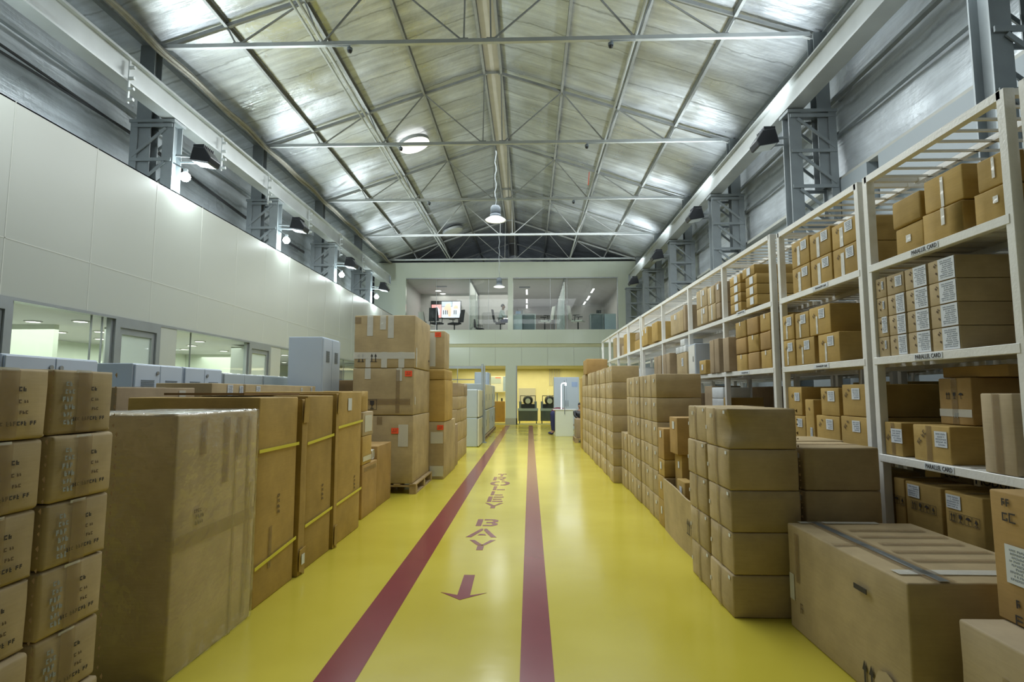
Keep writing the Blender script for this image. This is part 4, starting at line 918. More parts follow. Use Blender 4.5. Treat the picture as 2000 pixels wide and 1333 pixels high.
carton(3.25, 3.47, 4.50, 5.25, 1.29, 1.56, mat='dark', side=-1, marks=[('sym', 'A', .1, 0, ('up', 'glass', 'rain', 'stack'), .07, True)], label='long dull carton with four framed symbols deep in the shelves')
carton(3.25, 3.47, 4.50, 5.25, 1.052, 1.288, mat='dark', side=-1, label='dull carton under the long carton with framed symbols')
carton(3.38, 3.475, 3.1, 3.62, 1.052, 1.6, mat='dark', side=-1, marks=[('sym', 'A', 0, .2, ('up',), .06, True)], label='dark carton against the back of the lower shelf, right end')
# bottom shelf, big kraft cartons with symbols
for i, (a, b_, zt, x) in enumerate(((4.475, 4.80, .90, 2.66), (4.01, 4.29, .89, 2.66), (3.815, 4.0, .885, 2.66), (3.475, 3.785, .88, 2.66))):
    if i == 1: a = 4.175
    if i == 2: b_ = 4.165
    bxr(x, a, b_, .362, zt, .32, mat='kraft', amp=.004, marks=[('sym', 'A', .02, .20, ('up', 'glass', 'rain', 'stack') if i > 1 else ('rain', 'stack'), .05, True)] + ([('label', 'A', -.24, .38, .12, .085, 1)] if i > 1 else []), tapes=[('T', 0, 0, .30, .06)], label=['kraft carton on the second rack bottom shelf beside the post', 'narrow symbol printed carton, leftmost on the tagged rack bottom shelf', 'symbol printed carton with white label, left of two on the bottom shelf', 'symbol printed carton with white label, right of two on the bottom shelf'][i])
carton(3.0, 3.47, 4.02, 4.298, .362, .985, mat='tan', side=-1, marks=[('text', 'A', -.05, .40, 'LCD', .075)], label='tan carton lettered LCD behind the symbol printed cartons')
carton(3.0, 3.47, 3.60, 3.99, .362, .985, mat='tan', side=-1, marks=[('text', 'A', 0, .39, 'MODULE', .085)], label='tan carton lettered MODULE behind the symbol printed cartons')
# edge-of-frame rack
for i, (z0, z1) in enumerate(((2.472, 2.76), (2.762, 3.02))):
    bxr(2.66, 2.55, 2.90, z0, z1, .5, mat='kraft', marks=[('label', 'A', -.2, .2, .12, .10, 1), ('sym', 'A', -.1, -.3, ('up',), .06, True)], label='%s kraft carton on the top shelf at the right edge' % ('lower', 'upper')[i])
bxr(2.66, 2.50, 2.90, 1.767, 2.2, .5, mat='kraft', label='kraft carton on the middle shelf at the right edge')
# second rack
for ci, (a, b_, ztops) in enumerate(((5.25, 5.60, (2.72, 2.98)), (4.87, 5.235, (2.72, 2.955)), (4.49, 4.85, (2.715, 2.925)))):
    for ri in range(2):
        z0 = 2.472 if ri == 0 else ztops[0]+.002
        bxr(2.61, a, b_, z0, ztops[ri], .55, mat='kraft', amp=.003, marks=[('label', 'A', .22, .22, .11, .085, 1), ('diag', 'A', -.3, .1, .14, .05)], tapes=[('A', -.08, -.1, .05, .19, 'tape_shiny')], label='kraft carton with white label, second rack top shelf, %s column, %s row' % (('left', 'middle', 'right')[ci], ('lower', 'upper')[ri]), group='six labelled kraft cartons on the second rack')
for ci, (a, b_, zs) in enumerate(((5.60, 5.84, (2.03, 2.285)), (5.22, 5.575, (2.02, 2.27)), (4.80, 5.15, (2.02, 2.28)))):
    for ri in range(2):
        z0 = 1.767 if ri == 0 else zs[0]+.002
        if ci == 0: a2, b2 = 5.60, 5.84
        elif ci == 2 and ri == 1: a2, b2 = 4.92, 5.29
        elif ci == 1 and ri == 1: a2, b2 = 5.30, 5.57
        else: a2, b2 = a, b_
        bxr(2.60, a2, b2, z0, zs[ri], .62, mat='kraft', amp=.003, marks=[('label', 'A', .12, .22, .10, .085, 1), ('diag', 'A', -.3, .1, .14, .05)], tapes=[('A', -.12, -.15, .03, .16, 'tape_shiny')], label='kraft carton with white label, second rack middle shelf, %s column, %s row' % (('left', 'middle', 'right')[ci], ('lower', 'upper')[ri]), group='six kraft cartons on the second rack middle shelf')
carton(2.62, 3.2, 5.50, 5.84, 1.052, 1.28, mat='kraft', side=-1, marks=[('label', 'A', .2, .2, .1, .08, 1)], label='kraft carton on the second rack lower shelf, bottom left')
carton(2.62, 3.2, 5.55, 5.84, 1.282, 1.56, mat='kraft', side=-1, marks=[('label', 'A', .2, .15, .10, .08, 1), ('diag', 'A', -.2, .1, .14, .05)], label='kraft carton on the second rack lower shelf, upper left')
bxr(2.62, 5.33, 5.49, 1.052, 1.44, .4, mat='kraft', marks=[('label', 'A', .2, -.3, .04, .10, 1), ('diag', 'A', -.1, .2, .1, .05)], label='narrow upright kraft carton on the second rack lower shelf')
for i, (a, b_, z0, z1, lb) in enumerate(((4.90, 5.29, 1.052, 1.30, 'bottom left of four'), (4.50, 4.88, 1.052, 1.31, 'bottom right of four'), (4.89, 5.19, 1.302, 1.545, 'upper left of four'), (4.50, 4.84, 1.312, 1.57, 'upper right of four'))):
    bxr(2.62, a, b_, z0, z1, .6, mat='kraft', marks=[('label', 'A', .1, .2, .11, .09, 1), ('diag', 'A', -.35, .1, .16, .05)], tapes=[('T', 0, 0, .58, .05)], label='labelled kraft carton on the second rack lower shelf, %s' % lb, group='four labelled kraft cartons on the second rack lower shelf')
# third rack bay: two stacks of slim cartons
for i in range(4):
    bxr(2.545, 6.80, 7.16, 2.492+.115*i, 2.492+.115*(i+1)-.004, .5, mat='kraft', amp=.004, r=.006, n=2, marks=[('label', 'A', .1, 0, .11, .085)], label='slim kraft carton, long rack top shelf, left stack, level %s from the bottom' % ('one', 'two', 'three', 'four')[i], group='slim kraft cartons on the long rack')
    yy = (6.30, 6.63) if i < 3 else (6.36, 6.72)
    bxr(2.54, yy[0], yy[1], 2.492+.118*i, 2.492+.118*(i+1)-.004, .55, mat='kraft', amp=.004, r=.006, n=2, marks=[('label', 'A', .05, 0, .10, .085)], label='slim kraft carton, long rack top shelf, right stack, level %s from the bottom' % ('one', 'two', 'three', 'four')[i], group='slim kraft cartons on the long rack')
for ci, (a, b_) in enumerate(((6.70, 7.04), (6.34, 6.67), (6.03, 6.31))):
    for ri in range(3):
        bxr(2.545 + random.uniform(0, .015), a, b_, 1.767+.2*ri, 1.767+.2*(ri+1)-.003, .42, mat='orange' if (ci+ri) % 2 else 'kraft', amp=.010, r=.016, n=2, tapes=([('A', 0, .35, .03, .05, 'tape_shiny')] if (ri+ci) % 2 == 0 else []), label='small battered carton, long rack middle shelf, %s column, %s row' % (('left', 'middle', 'right')[ci], ('bottom', 'middle', 'top')[ri]), group='nine battered cartons on the long rack')
bxr(2.57, 6.06, 7.3, 1.052, 1.25, .5, mat='dark', label='long dull carton low in the near bay of the long rack')
# white cartons, flat carton
for i in range(2): bxr(2.53, 7.52, 7.95, 1.30+.112*i - .248, 1.30+.112*(i+1)-.25, .35, mat='whitebox', amp=.002, label='small white carton, %s of two on the long rack lower shelf' % ('lower', 'upper')[i], group='two white cartons')
for i in range(2): bxr(2.53, 7.50, 7.95, 1.278+.15*i, 1.278+.15*(i+1)-.002, .35, mat='whitebox', amp=.002, label='white carton in the pair of larger white cartons, %s one' % ('lower', 'upper')[i], group='two larger white cartons')
bxr(2.55, 8.0, 8.35, 1.052, 1.6, .4, mat='brown', label='upright brown carton beside the white cartons on the long rack')
bxr(2.53, 7.44, 7.49, 1.052, 1.44, .5, mat='kraft', label='narrow kraft carton right of the white cartons')
# fourth bay
bn = 'cartons on the long rack top shelf'
for lab, a, b_, z0, z1, m_, w_ in (('left column lower', 7.98, 8.48, 2.492, 2.74, 'tan', 1), ('left column upper', 7.98, 8.48, 2.742, 3.01, 'tan', 1), ('middle column lower', 7.62, 7.93, 2.492, 2.72, 'tan', 0), ('middle column upper', 7.66, 7.95, 2.722, 2.97, 'tan', 0), ('right column upper', 7.45, 7.62, 2.70, 2.98, 'brown', 1), ('right column lower', 7.45, 7.60, 2.492, 2.698, 'brown', 0)):
    bxr(2.51, a, b_, z0, z1, .45, mat=m_, marks=([('label', 'A', .2, .25, .07, .075)] if w_ else []), tapes=[('A', 0, 0, .05, (z1-z0)*.9, 'tape_shiny')] if 'middle' in lab or 'left' in lab else [], label='tan carton beyond the slim cartons on the long rack top, %s' % lab, group=bn)
bxr(2.49, 8.06, 8.36, 1.767, 1.97, .4, mat='kraft', marks=[('label', 'A', .0, 0, .07, .08)], label='small kraft carton with label in front of a grey steel box')
for i, (a, b_) in enumerate(((7.55, 7.88), (7.13+.32-.0, 7.53))): pass
bxr(2.50, 7.72, 7.90, 1.767, 2.225, .45, mat='brown', label='tall narrow brown carton, left of a pair beside the small battered cartons', group='pair of tall brown cartons')
bxr(2.50, 7.52, 7.705, 1.767, 2.225, .45, mat='brown', label='tall narrow brown carton, middle of three beside the battered cartons', group='pair of tall brown cartons')
bxr(2.50, 7.13+.02, 7.36, 1.767, 2.205, .45, mat='brown', label='tall narrow brown carton, nearest of three beside the battered cartons')
t = thing('steel_enclosure', 'pale grey steel box standing by a post of the long rack', 'steel box', (2.60, 8.62, 1.767)); MB().box(-.14, .3, -.18, .18, 0, .47).build('enclosure_body', 'cab', t, bevel=.006); MB().box(-.146, -.14, -.16, .16, .02, .45).build('enclosure_door', 'whiteplastic', t); MB().box(-.15, -.146, -.1, -.08, .2, .28).build('slot', 'black', t)
# bays five and beyond
bxr(2.47, 9.10, 9.90, 2.492, 2.85, .55, mat='tan', amp=.004, tapes=[('A', 0, .3, .03, .12, 'tape_shiny')], marks=[('label', 'A', -.1, .3, .08, .08)], label='large tan carton alone on the far part of the long rack top')
bxr(2.47, 8.95, 9.08, 2.492, 2.9, .4, mat='brown', label='narrow brown carton behind the post next to the large tan carton')
bxr(2.47, 8.95, 9.55, 1.767, 2.15, .5, mat='tan', marks=[('label', 'A', .1, .1, .10, .13, 1)], label='tan carton with upright white label on the long rack middle shelf')
for i, (a, b_, z0) in enumerate(((9.4, 9.6, 2.152), (9.15, 9.37, 2.152), (8.98, 9.13, 2.152), (9.05, 9.3, 2.262))):
    bxr(2.47, a, b_, z0, z0+.105, .3, mat='whitebox', amp=.001, n=2, label='small white box above the tan carton with upright label, %s' % ('far one', 'middle one', 'near one', 'topmost')[i], group='small white boxes over the tan carton')
for i, (a, b_) in enumerate(((10.62, 10.9), (10.92, 11.2), (9.95, 10.2), (10.22, 10.47))): bxr(2.45, a, b_, 1.767, 2.2, .45, mat='brown', label='tall brown carton far along the long rack middle shelf, %s from the camera' % ('third', 'fourth', 'first', 'second')[i], group='tall brown cartons far along the middle shelf')
bxr(2.43, 10.75, 11.25, 2.492, 2.87, .55, mat='kraft', amp=.005, label='square kraft carton with raised flap before the paired posts')
bxr(2.42, 11.62, 11.95, 2.492, 2.87, .5, mat='kraft', marks=[('label', 'A', 0, .3, .1, .1)], label='kraft carton just beyond the square one with raised flap, nearer', group='pair of kraft cartons before the paired posts')
bxr(2.42, 11.97, 12.22, 2.492, 2.84, .5, mat='kraft', marks=[('label', 'A', 0, .3, .1, .1)], label='kraft carton just beyond the square one with raised flap, farther', group='pair of kraft cartons before the paired posts')
bxr(2.45, 12.6, 13.2, 2.472, 2.70, .5, mat='kraft', label='low kraft carton on the farthest rack, nearest bay')
bxr(2.45, 12.65, 13.1, 2.702, 2.86, .45, mat='brown', label='brown carton lying across the low one on the farthest rack')
bxr(2.43, 14.0, 14.6, 2.472, 2.99, .5, mat='kraft', label='tall kraft carton on the farthest rack, middle bay')
bxr(2.43, 14.65, 14.95, 2.472, 2.72, .5, mat='pale', label='pale carton left of the tall kraft carton on the farthest rack')
bxr(2.42, 15.5, 15.9, 2.472, 2.85, .5, mat='brown', label='brown carton on the farthest rack, nearer of the last pair', group='last pair of cartons on the farthest rack')
bxr(2.42, 15.92, 16.4, 2.472, 3.06, .5, mat='tan', label='tan upright carton on the farthest rack, farther of the last pair', group='last pair of cartons on the farthest rack')
for i, y in enumerate((12.7, 13.15, 14.2, 14.7)): bxr(2.46, y, y+.35, 1.767, 1.767+.28+.05*(i % 2), .4, mat='whitebox', n=2, label='white box on the farthest rack middle shelf, %s from the camera' % ('first', 'second', 'third', 'fourth')[i], group='white boxes on the farthest rack')
# lower fillings seen between the stacks
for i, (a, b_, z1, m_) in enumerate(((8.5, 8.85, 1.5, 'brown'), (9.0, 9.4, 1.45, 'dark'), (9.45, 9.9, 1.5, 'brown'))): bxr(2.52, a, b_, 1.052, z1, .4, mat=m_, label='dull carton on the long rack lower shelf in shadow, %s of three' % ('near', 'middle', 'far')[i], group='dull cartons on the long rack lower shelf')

# ------------------------------------------------------------------ stacks on the floor, right of the aisle
mkS = lambda: [('label', 'A', .38, .40, .035, .022), ('label', 'A', -.42, -.05, .02, .028)]
def dent(p, u):
    if u.x < -.1 and u.y < -.1 and u.z > -.6:
        k = max(0, (-u.y-.2)) * max(0, (-u.x-.1)) * (1 - abs(u.z))
        p = p + Vector((.07, .075, -.01)) * k
    return p
for ci, (a, b_) in enumerate(((3.95, 4.445), (4.465, 4.965))):
    for ri in range(5):
        z0 = .279*ri; jx = (ri*7+ci*3) % 4 * .004
        carton(1.347+jx, 1.835+jx, a, b_, z0, z0+.278, mat='tan', side=-1, amp=.005, bulge=.008, r=.012, n=4, dent=dent if (ci == 0 and ri == 4) else None,
               tapes=[('A', 0, 0, .05, .27)] + ([('A', -.18, .28, .05, .03, 'tape_shiny')] if ri == 4 else []) + ([('T', 0, 0, .46, .05)] if ri == 4 else []), marks=mkS() + ([('slits', 'N', .485, 0, 6)] if ci == 0 else []),
               label='tan carton in the two column stack by the large carton, %s column, %s' % (('near', 'far')[ci], ('bottom', 'second up', 'middle', 'fourth up', 'dented on top' if ci == 0 else 'top')[ri]), group='ten tan cartons in the near right stack')
for i, z1 in enumerate((.28, .56, .83, 1.125)):
    carton(1.88, 2.41, 4.0, 4.50, (0, .282, .562, .832)[i], z1, mat='tan', side=-1, amp=.005, bulge=.006, r=.014, marks=[('label', 'A', .35, .3, .03, .04)], tapes=([('T', 0, 0, .48, .06)] if i == 3 else []), label='tan carton in the stack behind the large floor carton, %s' % ('bottom', 'second', 'third', 'top, with bulging lid')[i], group='tan cartons behind the large floor carton')
for i, z1 in enumerate((.55, 1.13)):
    carton(1.90, 2.45, 4.53, 4.99, (0, .552)[i], z1, mat='tan', side=-1, amp=.004, label='tan carton behind the four tan cartons by the rack, %s one' % ('lower', 'upper')[i])
# the large floor carton
big = carton(1.68, 2.50, 2.665, 3.87, 0, .655, mat='tan', side=-1, amp=.008, bulge=.006, r=.012, n=5,
       tapes=[('T', -.28, 0, .045, 1.18, 'blueink'), ('T', -.28, 0, .10, 1.19), ('T', .12, .3, .45, .05), ('T', .12, .17, .5, .05), ('T', .12, .04, .45, .05), ('T', .12, -.09, .5, .05), ('T', .12, -.22, .5, .05), ('T', -.02, -.38, .7, .07, 'tape_shiny'), ('T', -.38, .02, .18, .04), ('T', -.1, .47, .5, .05, 'tape_shiny'), ('A', -.45, -.1, .06, .16, 'tape_shiny'), ('A', -.38, .2, .05, .3)],
       marks=[('sym', 'A', .22, -.36, ('up',), .13), ('scrib', 'A', -.36, -.25, .004, .12, 1, 'faintink')], label='largest tan carton on the floor at lower right, top striped with tape')
MB().box(-.004, .0, -.31, -.20, .50, .525).build('black_mark', 'ink', big, loc=(-.419, 0, 0))
MB().lathe([(.001, 0), (.10, 0), (.001, .001)], k=9).build('torn_patch', 'pale', big, loc=(-.418, -.43, .09)).rotation_euler = (0, -PI/2, 0)
wb = carton(1.80, 2.55, 1.75, 2.54, 0, .555, mat='pale', side=-1, amp=.008, r=.012, tapes=[('A', .1, .2, .5, .06)], label='pale film wrapped carton at the lower right corner')
tb = carton(1.98, 2.5, 2.10, 2.55, .558, 1.09, mat='orange', side=-1, amp=.005, r=.008, marks=[('label', 'A', -.16, -.05, .17, .155, 1), ('scrib', 'A', -.32, .36, .06, .12, 2, 'ink'), ('scrib', 'A', -.25, -.4, .04, .13, 2, 'ink')], tapes=[('T', 0, 0, .50, .06)], label='orange brown carton with blue cornered white label, right edge')
MB().box(-.2665, -.264, -.013, .020, .277, .3165).build('blue_corner', 'blue_sticker', tb)
# open carton and what stands in it
oc = thing('open_carton', 'long open topped carton on the floor holding smaller boxes', 'box', (1.76, 5.72, 0))
mb = MB(); mb.box(-.27, .27, -.71, .71, 0, .012); mb.box(-.27, .27, -.71, -.695, .012, .52); mb.box(-.27, .27, .695, .71, .012, .55); mb.box(.255, .27, -.695, .695, .012, .55)
n = 14; base = len(mb.v)
for i in range(n+1):
    y = -.71 + 1.42*i/n; zz = .555 - .05*math.exp(-((y+.35)/.35)**2); xx = -.285 - .02*math.sin(PI*i/n)
    mb.v += [(xx+.012, y, 0), (xx, y, zz), (xx+.016, y, zz), (xx+.028, y, 0)]
for i in range(n):
    a = base + 4*i
    for q in range(4): mb.f.append((a+q, a+(q+1) % 4, a+4+(q+1) % 4, a+4+q))
mb.build('carton_shell', 'tan', oc)
o = link('handling_symbols', symbols(['up', 'rain'], .14, gap=1.0).mesh('handling_symbols', 'ink'), oc); o.matrix_local = Matrix.Translation((-.305, -.42, .27)) @ ROT_R
# boxes inside
carton(1.60, 1.95, 6.10, 6.38, .014, .46, mat='kraft', side=-1, label='kraft carton standing inside the open carton, far end')
carton(1.60, 1.95, 6.10, 6.38, .462, .845, mat='kraft', side=-1, marks=[('label', 'A', .1, .2, .06, .07)], label='kraft carton in the open carton, middle of its stack')
carton(1.55, 1.95, 6.06, 6.38, .848, 1.24, mat='orange', side=-1, marks=[('label', 'A', .05, .28, .08, .08)], label='orange brown carton on top of the stack in the open carton')
carton(1.52, 1.62, 5.7, 6.0, .014, .62, mat='kraft', side=-1, marks=[('label', 'A', .0, .32, .09, .10)], label='kraft carton leaning inside the front of the open carton')
carton(1.64, 1.95, 5.52, 5.98, .05, .79, mat='tan', side=-1, tilt=(.06, .06, 0), marks=[('sym', 'N', .0, .05, ('up', 'up'), .07, True)], tapes=[('A', .3, .2, .03, .4)], label='tilted tan carton with framed symbols rising from the open carton')
carton(1.49, 1.95, 6.47, 6.74, 0, .30, mat='kraft', side=-1, marks=[('label', 'A', .1, .1, .05, .08)], label='kraft carton at floor level between the open carton and long stack')
carton(1.49, 1.95, 6.47, 6.74, .302, .56, mat='kraft', side=-1, marks=[('label', 'A', .1, .1, .05, .08)], label='kraft carton second up between the open carton and long stack')
carton(1.50, 1.9, 6.46, 6.74, .562, .75, mat='kraft', side=-1, marks=[('label', 'A', -.05, .1, .07, .08)], label='kraft carton third up between the open carton and long stack')
carton(1.50, 1.8, 6.46, 6.74, .752, 1.10, mat='orange', side=-1, marks=[('label', 'A', .0, .3, .07, .08)], label='orange brown carton topping the pile beside the long stack')
# long near block (X 1.5) : 4 columns by 6 rows plus one low column
num = ['first', 'second', 'third', 'fourth', 'fifth', 'sixth', 'seventh', 'eighth', 'ninth', 'tenth', 'eleventh', 'twelfth']
row = ['bottom', 'second', 'third', 'fourth', 'fifth', 'sixth', 'seventh']
mk2 = [('label', 'A', .30, .22, .05, .04)]
for ci in range(5):
    a = 6.80 + .55*ci
    for ri in range(6 if ci < 4 else 3):
        jx = ((ri*5+ci*3) % 5)*.005
        carton(1.50+jx, 2.05+jx, a, a+.535, .2885*ri, .2885*(ri+1)-.001, mat='tan', side=-1, amp=.004, bulge=.006, r=.010, n=3, seed=(ri+ci) % 5, marks=mk2, tapes=[('A', 0, 0, .045, .27)], label='tan carton, near block of the long right stack, %s column from camera, %s row' % (num[ci], row[ri] if ri else 'bottom'), group='tan cartons in the near block of the long stack')
# far block (X 1.4): 12 columns by 7 rows
for ci in range(12):
    a = 9.62 + .475*ci
    for ri in range(7):
        if ci in (5, 9) and ri == 6: continue
        jx = ((ri*5+ci*3) % 5)*.007 + (0.0 if ci else 0)
        carton(1.385+jx, 1.86+jx, a, a+.46, .2805*ri, .2805*(ri+1)-.001, mat='tan', side=-1, amp=.004, bulge=.004, r=.009, n=2, seed=(ri+ci) % 5, marks=([('label', 'A', .3, .25, .05, .04)] if ci < 6 else []), label='tan carton, far block of the long stack, %s column from camera, %s row' % (num[ci], row[ri]), group='tan cartons in the far block of the long stack')
carton(1.40, 1.92, 13.95, 14.85, 1.966, 2.33, mat='orange', side=-1, amp=.006, label='wide orange brown open carton on top of the far block')
carton(1.50, 1.95, 14.9, 15.3, 1.966, 2.40, mat='orange', side=-1, amp=.006, label='orange brown carton behind the wide one on the far block')
carton(1.40, 1.85, 15.4, 15.9, 0, 1.9, mat='kraft', side=-1, label='tall kraft carton at the far end of the long stack')
# pallet with carton, far right
def pallet(x0, x1, y0, y1, label, grp=None, h=.14):
    t = thing('pallet', label, 'pallet', ((x0+x1)/2, (y0+y1)/2, 0), grp); a = (x1-x0)/2; b_ = (y1-y0)/2
    mb = MB(); n = 5
    for k in range(n):
        c = -a + .05 + (2*a-.1)*k/(n-1); mb.box(c-.05, c+.05, -b_, b_, h-.02, h)
    mb.build('deck_boards', 'wood', t)
    for s_ in (-1, 0, 1): MB().box(-a, a, s_*(b_-.05)-.045, s_*(b_-.05)+.045, h-.045, h-.02).build('stringer_board', 'wood', t)
    for s_ in (-1, 0, 1):
        for q in (-1, 0, 1): MB().box(q*(a-.05)-.05, q*(a-.05)+.05, s_*(b_-.06)-.06, s_*(b_-.06)+.06, .02, h-.045).build('block', 'wood', t)
    for q in (-1, 0, 1): MB().box(q*(a-.05)-.05, q*(a-.05)+.05, -b_, b_, 0, .02).build('bottom_board', 'wood', t)
    return t
pallet(1.36, 1.9, 17.2, 18.2, 'small wooden pallet at the far end of the right stack')
carton(1.40, 1.85, 17.3, 18.1, .142, .70, mat='brown', side=-1, label='brown carton on the small far pallet')
# ------------------------------------------------------------------ left of the aisle
def L(x0, x1, y0, y1, z0, z1, **k): return carton(x0, x1, y0, y1, z0, z1, side=1, **k)
rowL = ['bottom', 'second', 'third', 'fourth', 'fifth', 'top']
zL = [0, .262, .525, .795, 1.056, 1.327, 1.60]
for ci, (a, b_) in enumerate(((2.215, 2.575), (1.845, 2.205))):
    for ri in range(6):
        jx = ((ri*3+ci*5) % 4)*.006; dz = -.004*ci
        L(-2.42-jx, -1.90-jx, a, b_, zL[ri]+.001+(0 if ri == 0 else dz), zL[ri+1]+dz, mat='tan', amp=.007, bulge=.010, r=.018, n=4, seed=ri % 3,
          tapes=[('A', -.05, 0, .075, .25), ('A', -.05, .47, .08, .03, 'tape_shiny')],
          marks=[('scrib', 'A', .08, .20, .045, .03, 1, 'ink', 4, .006), ('scrib', 'A', .10, .03, .05, .022, 1, 'faintink', 5, .004), ('scrib', 'A', .10, -.12, .06, .022, 1, 'faintink', 6, .004), ('scrib', 'A', .02, -.27, .19, .026, 1, 'ink', 7, .004), ('scrib', 'A', -.28, -.02, .06, .19, 6, 'blueink', 8), ('slits', 'A', .475, 0, 6)],
          label='handwritten tan carton in the nearest left stack, %s column, %s row' % (('right hand', 'left hand')[ci], rowL[ri]), group='handwritten cartons in the nearest left stack')
for ri in range(6): L(-2.9, -2.45, 1.9, 2.5, zL[ri]+.001, zL[ri+1]-.004, mat='tan', n=2, label='tan carton hidden mostly behind the nearest left stack, %s row' % rowL[ri], group='cartons behind the nearest left stack') if ri > 4 else None
wr = L(-2.62, -1.885, 2.99, 3.90, 0, 1.385, mat='tan', amp=.007, bulge=.004, r=.014, n=5,
  tapes=[('A', .05, .33, .07, .40), ('A', -.22, .40, .06, .20), ('A', .22, .38, .06, .25), ('A', .36, .0, .045, 1.3), ('A', .18, -.05, .03, 1.3), ('A', .42, -.1, .05, .7), ('A', 0, 0, .88, .08), ('T', 0, 0, .06, .88), ('T', .38, 0, .12, .9, 'tape_shiny')],
  marks=[('scrib', 'A', -.25, .08, .10, .10, 3, 'faintink', 3)], label='tall stretch film wrapped tan carton, foreground left')
f_ = round_box(.755, .93, 1.39, .02, .010, .004, 9, 6); f_.materials.append(M['film']); link('plastic_film', f_, wr, (0, 0, 0.001)).scale = (1.012, 1.008, 1.003)
for i, (y0, y1, z1, zs) in enumerate(((3.98, 4.66, 1.47, (1.085, .30)), (4.85, 5.50, 1.478, (1.08, .385)), (5.63, 6.44, 1.515, (1.17, .415)))):
    o = L(-2.9, -1.92, y0, y1, 0, z1, mat='kraft', amp=.006, bulge=.004, r=.010, n=5, tapes=[('T', 0, 0, .95, .06)] + ([('A', -.15, -.25, .05, .30)] if i == 0 else []), marks=[('scrib', 'A', .02 + .1*i, -.05 - .05*i, .05, .16, 4, 'faintink', 3+i)] + ([('label', 'A', -.05, .41, .12, .13), ] if i == 2 else []),
          label=['tall kraft carton with two yellow straps, nearest of three', 'tall kraft carton with two yellow straps, middle of three', 'tall kraft carton with two yellow straps, farthest, with white papers'][i], group='tall strapped kraft cartons')
    L_ = (y1-y0)
    for k, z in enumerate(zs):
        dz = (.0, .05)[k] if i == 0 else .03
        MB().poly([(.497, -L_/2-.004, z-.012-dz/2), (.497, L_/2+.004, z-.012+dz/2), (.497, L_/2+.004, z+.012+dz/2), (.497, -L_/2-.004, z+.012-dz/2)], (.003, 0, 0)).build('yellow_strap', 'strap', o)
for i, (y0, y1, z1) in enumerate(((4.69, 4.82, 1.45), (5.525, 5.61, 1.50))):
    o = L(-2.75, -1.90, y0, y1, 0, z1, mat='kraft', amp=.010, r=.008, n=5, label='flattened kraft carton standing between tall strapped ones, %s' % ('near one' if i == 0 else 'far one'))
    mb = MB(); h_ = (y1-y0)/2 - .012
    mb.poly([(.427, -h_, z1-.20), (.427, h_, z1-.20), (.435, h_, z1+.005), (.435, -h_, z1+.005)], (.006, 0, 0)); mb.poly([(.427, -h_, .04), (.427, h_, .0), (.434, h_, .22), (.430, -h_, .21)], (.006, 0, 0)); mb.build('folded_flap', 'kraft', o)
    if i == 0: MB().box(.440, .443, -.03, .03, .09, .17).build('white_label', 'paper', o)
t = thing('cardboard_sheet', 'dark edged cardboard sheet lying over the tall strapped cartons', 'cardboard', (-2.35, 4.75, 1.482)); MB().box(-.52, .12, -.40, .66, 0, .018).build('sheet', 'dark', t)
L(-3.0, -2.1, 6.60, 6.66, 0, 1.52, mat='kraft', amp=.006, n=4, marks=[], label='flat kraft carton standing behind the farthest tall strapped carton')
# cartons in the second row
L(-3.78, -3.2, 5.59, 6.22, 0, 1.60, mat='tan', amp=.003, tapes=[], marks=[('label', 'A', .05, .455, .11, .12, 1), ('label', 'A', .42, .455, .08, .10, 1)], label='tall tan carton in the second row, two white labels near its top')
L(-3.7, -3.2, 6.27, 8.35, 0, 1.60, mat='tan', amp=.004, marks=[('label', 'A', -.36, .45, .10, .12, 1), ('label', 'A', .25, .45, .06, .10, 1), ('label', 'A', .42, .46, .06, .10, 1)], label='long tan carton in the second row, white labels along its top')
L(-3.85, -3.25, 4.35, 5.4, 0, 1.55, mat='brown', amp=.008, tapes=[('T', 0, 0, .5, .3, 'tape_shiny'), ('A', .3, .45, .1, .1, 'tape_shiny')], label='film wrapped dull carton in the second row behind the nearest stack')
# grey electrical cabinets
def ecab(y0, y1, z1, locks, vents, label, grp='row of pale blue grey electrical cabinets', mat='cab', x=-4.0, d=.5, film=False):
    t = thing('electrical_cabinet', label, 'cabinet', (x, (y0+y1)/2, 0), grp); h = (y1-y0)/2
    MB().box(-d, 0, -h, h, 0, z1).build('cabinet_body', mat, t, bevel=.006)
    nd = max(1, len(locks)) if isinstance(locks, list) else 1
    n = 2
    for k in range(n):
        a = -h + .012 + (2*h-.024)*k/n; b_ = -h + .012 + (2*h-.024)*(k+1)/n
        dd = MB().box(.0, .022, a+.004, b_-.004, .1, z1-.012).build('door', mat, t, bevel=.004)
        if k in locks: 
            MB().tube([(.022, (b_ if k == 0 else a) + (-.05 if k == 0 else .05), z1-.09), (.034, (b_ if k == 0 else a) + (-.05 if k == 0 else .05), z1-.09)], .020, 12).build('lock', 'alu', dd)
        if k in vents:
            mb = MB(); c = (a+b_)/2
            for q in range(9): mb.box(.022, .027, c-.10, c+.10, z1-.32+.018*q, z1-.31+.018*q)
            mb.build('vent_grille', 'vent', dd)
    if film: m_ = round_box(d+.05, 2*h+.03, .5, .02, .01, 0, 3, 4); m_.materials.append(M['film']); link('plastic_film', m_, t, (-d/2, 0, z1-.49))
    return t
ecab(3.05, 4.10, 1.80, [1], [], 'pale grey cabinet behind the nearest stack, at the left image edge')
ecab(4.13, 5.08, 1.80, [0, 1], [], 'pale blue grey cabinet second in the row, round locks near its top')
ecab(5.55, 6.35, 1.80, [0], [0, 1], 'pale blue grey cabinet with two small vents, nearer of two alike')
ecab(6.38, 7.18, 1.80, [1], [0, 1], 'pale blue grey cabinet with two small vents, farther of two alike')
ecab(7.22, 8.28, 1.76, [], [], 'film wrapped grey cabinet next along the row', mat='cab2', film=True)
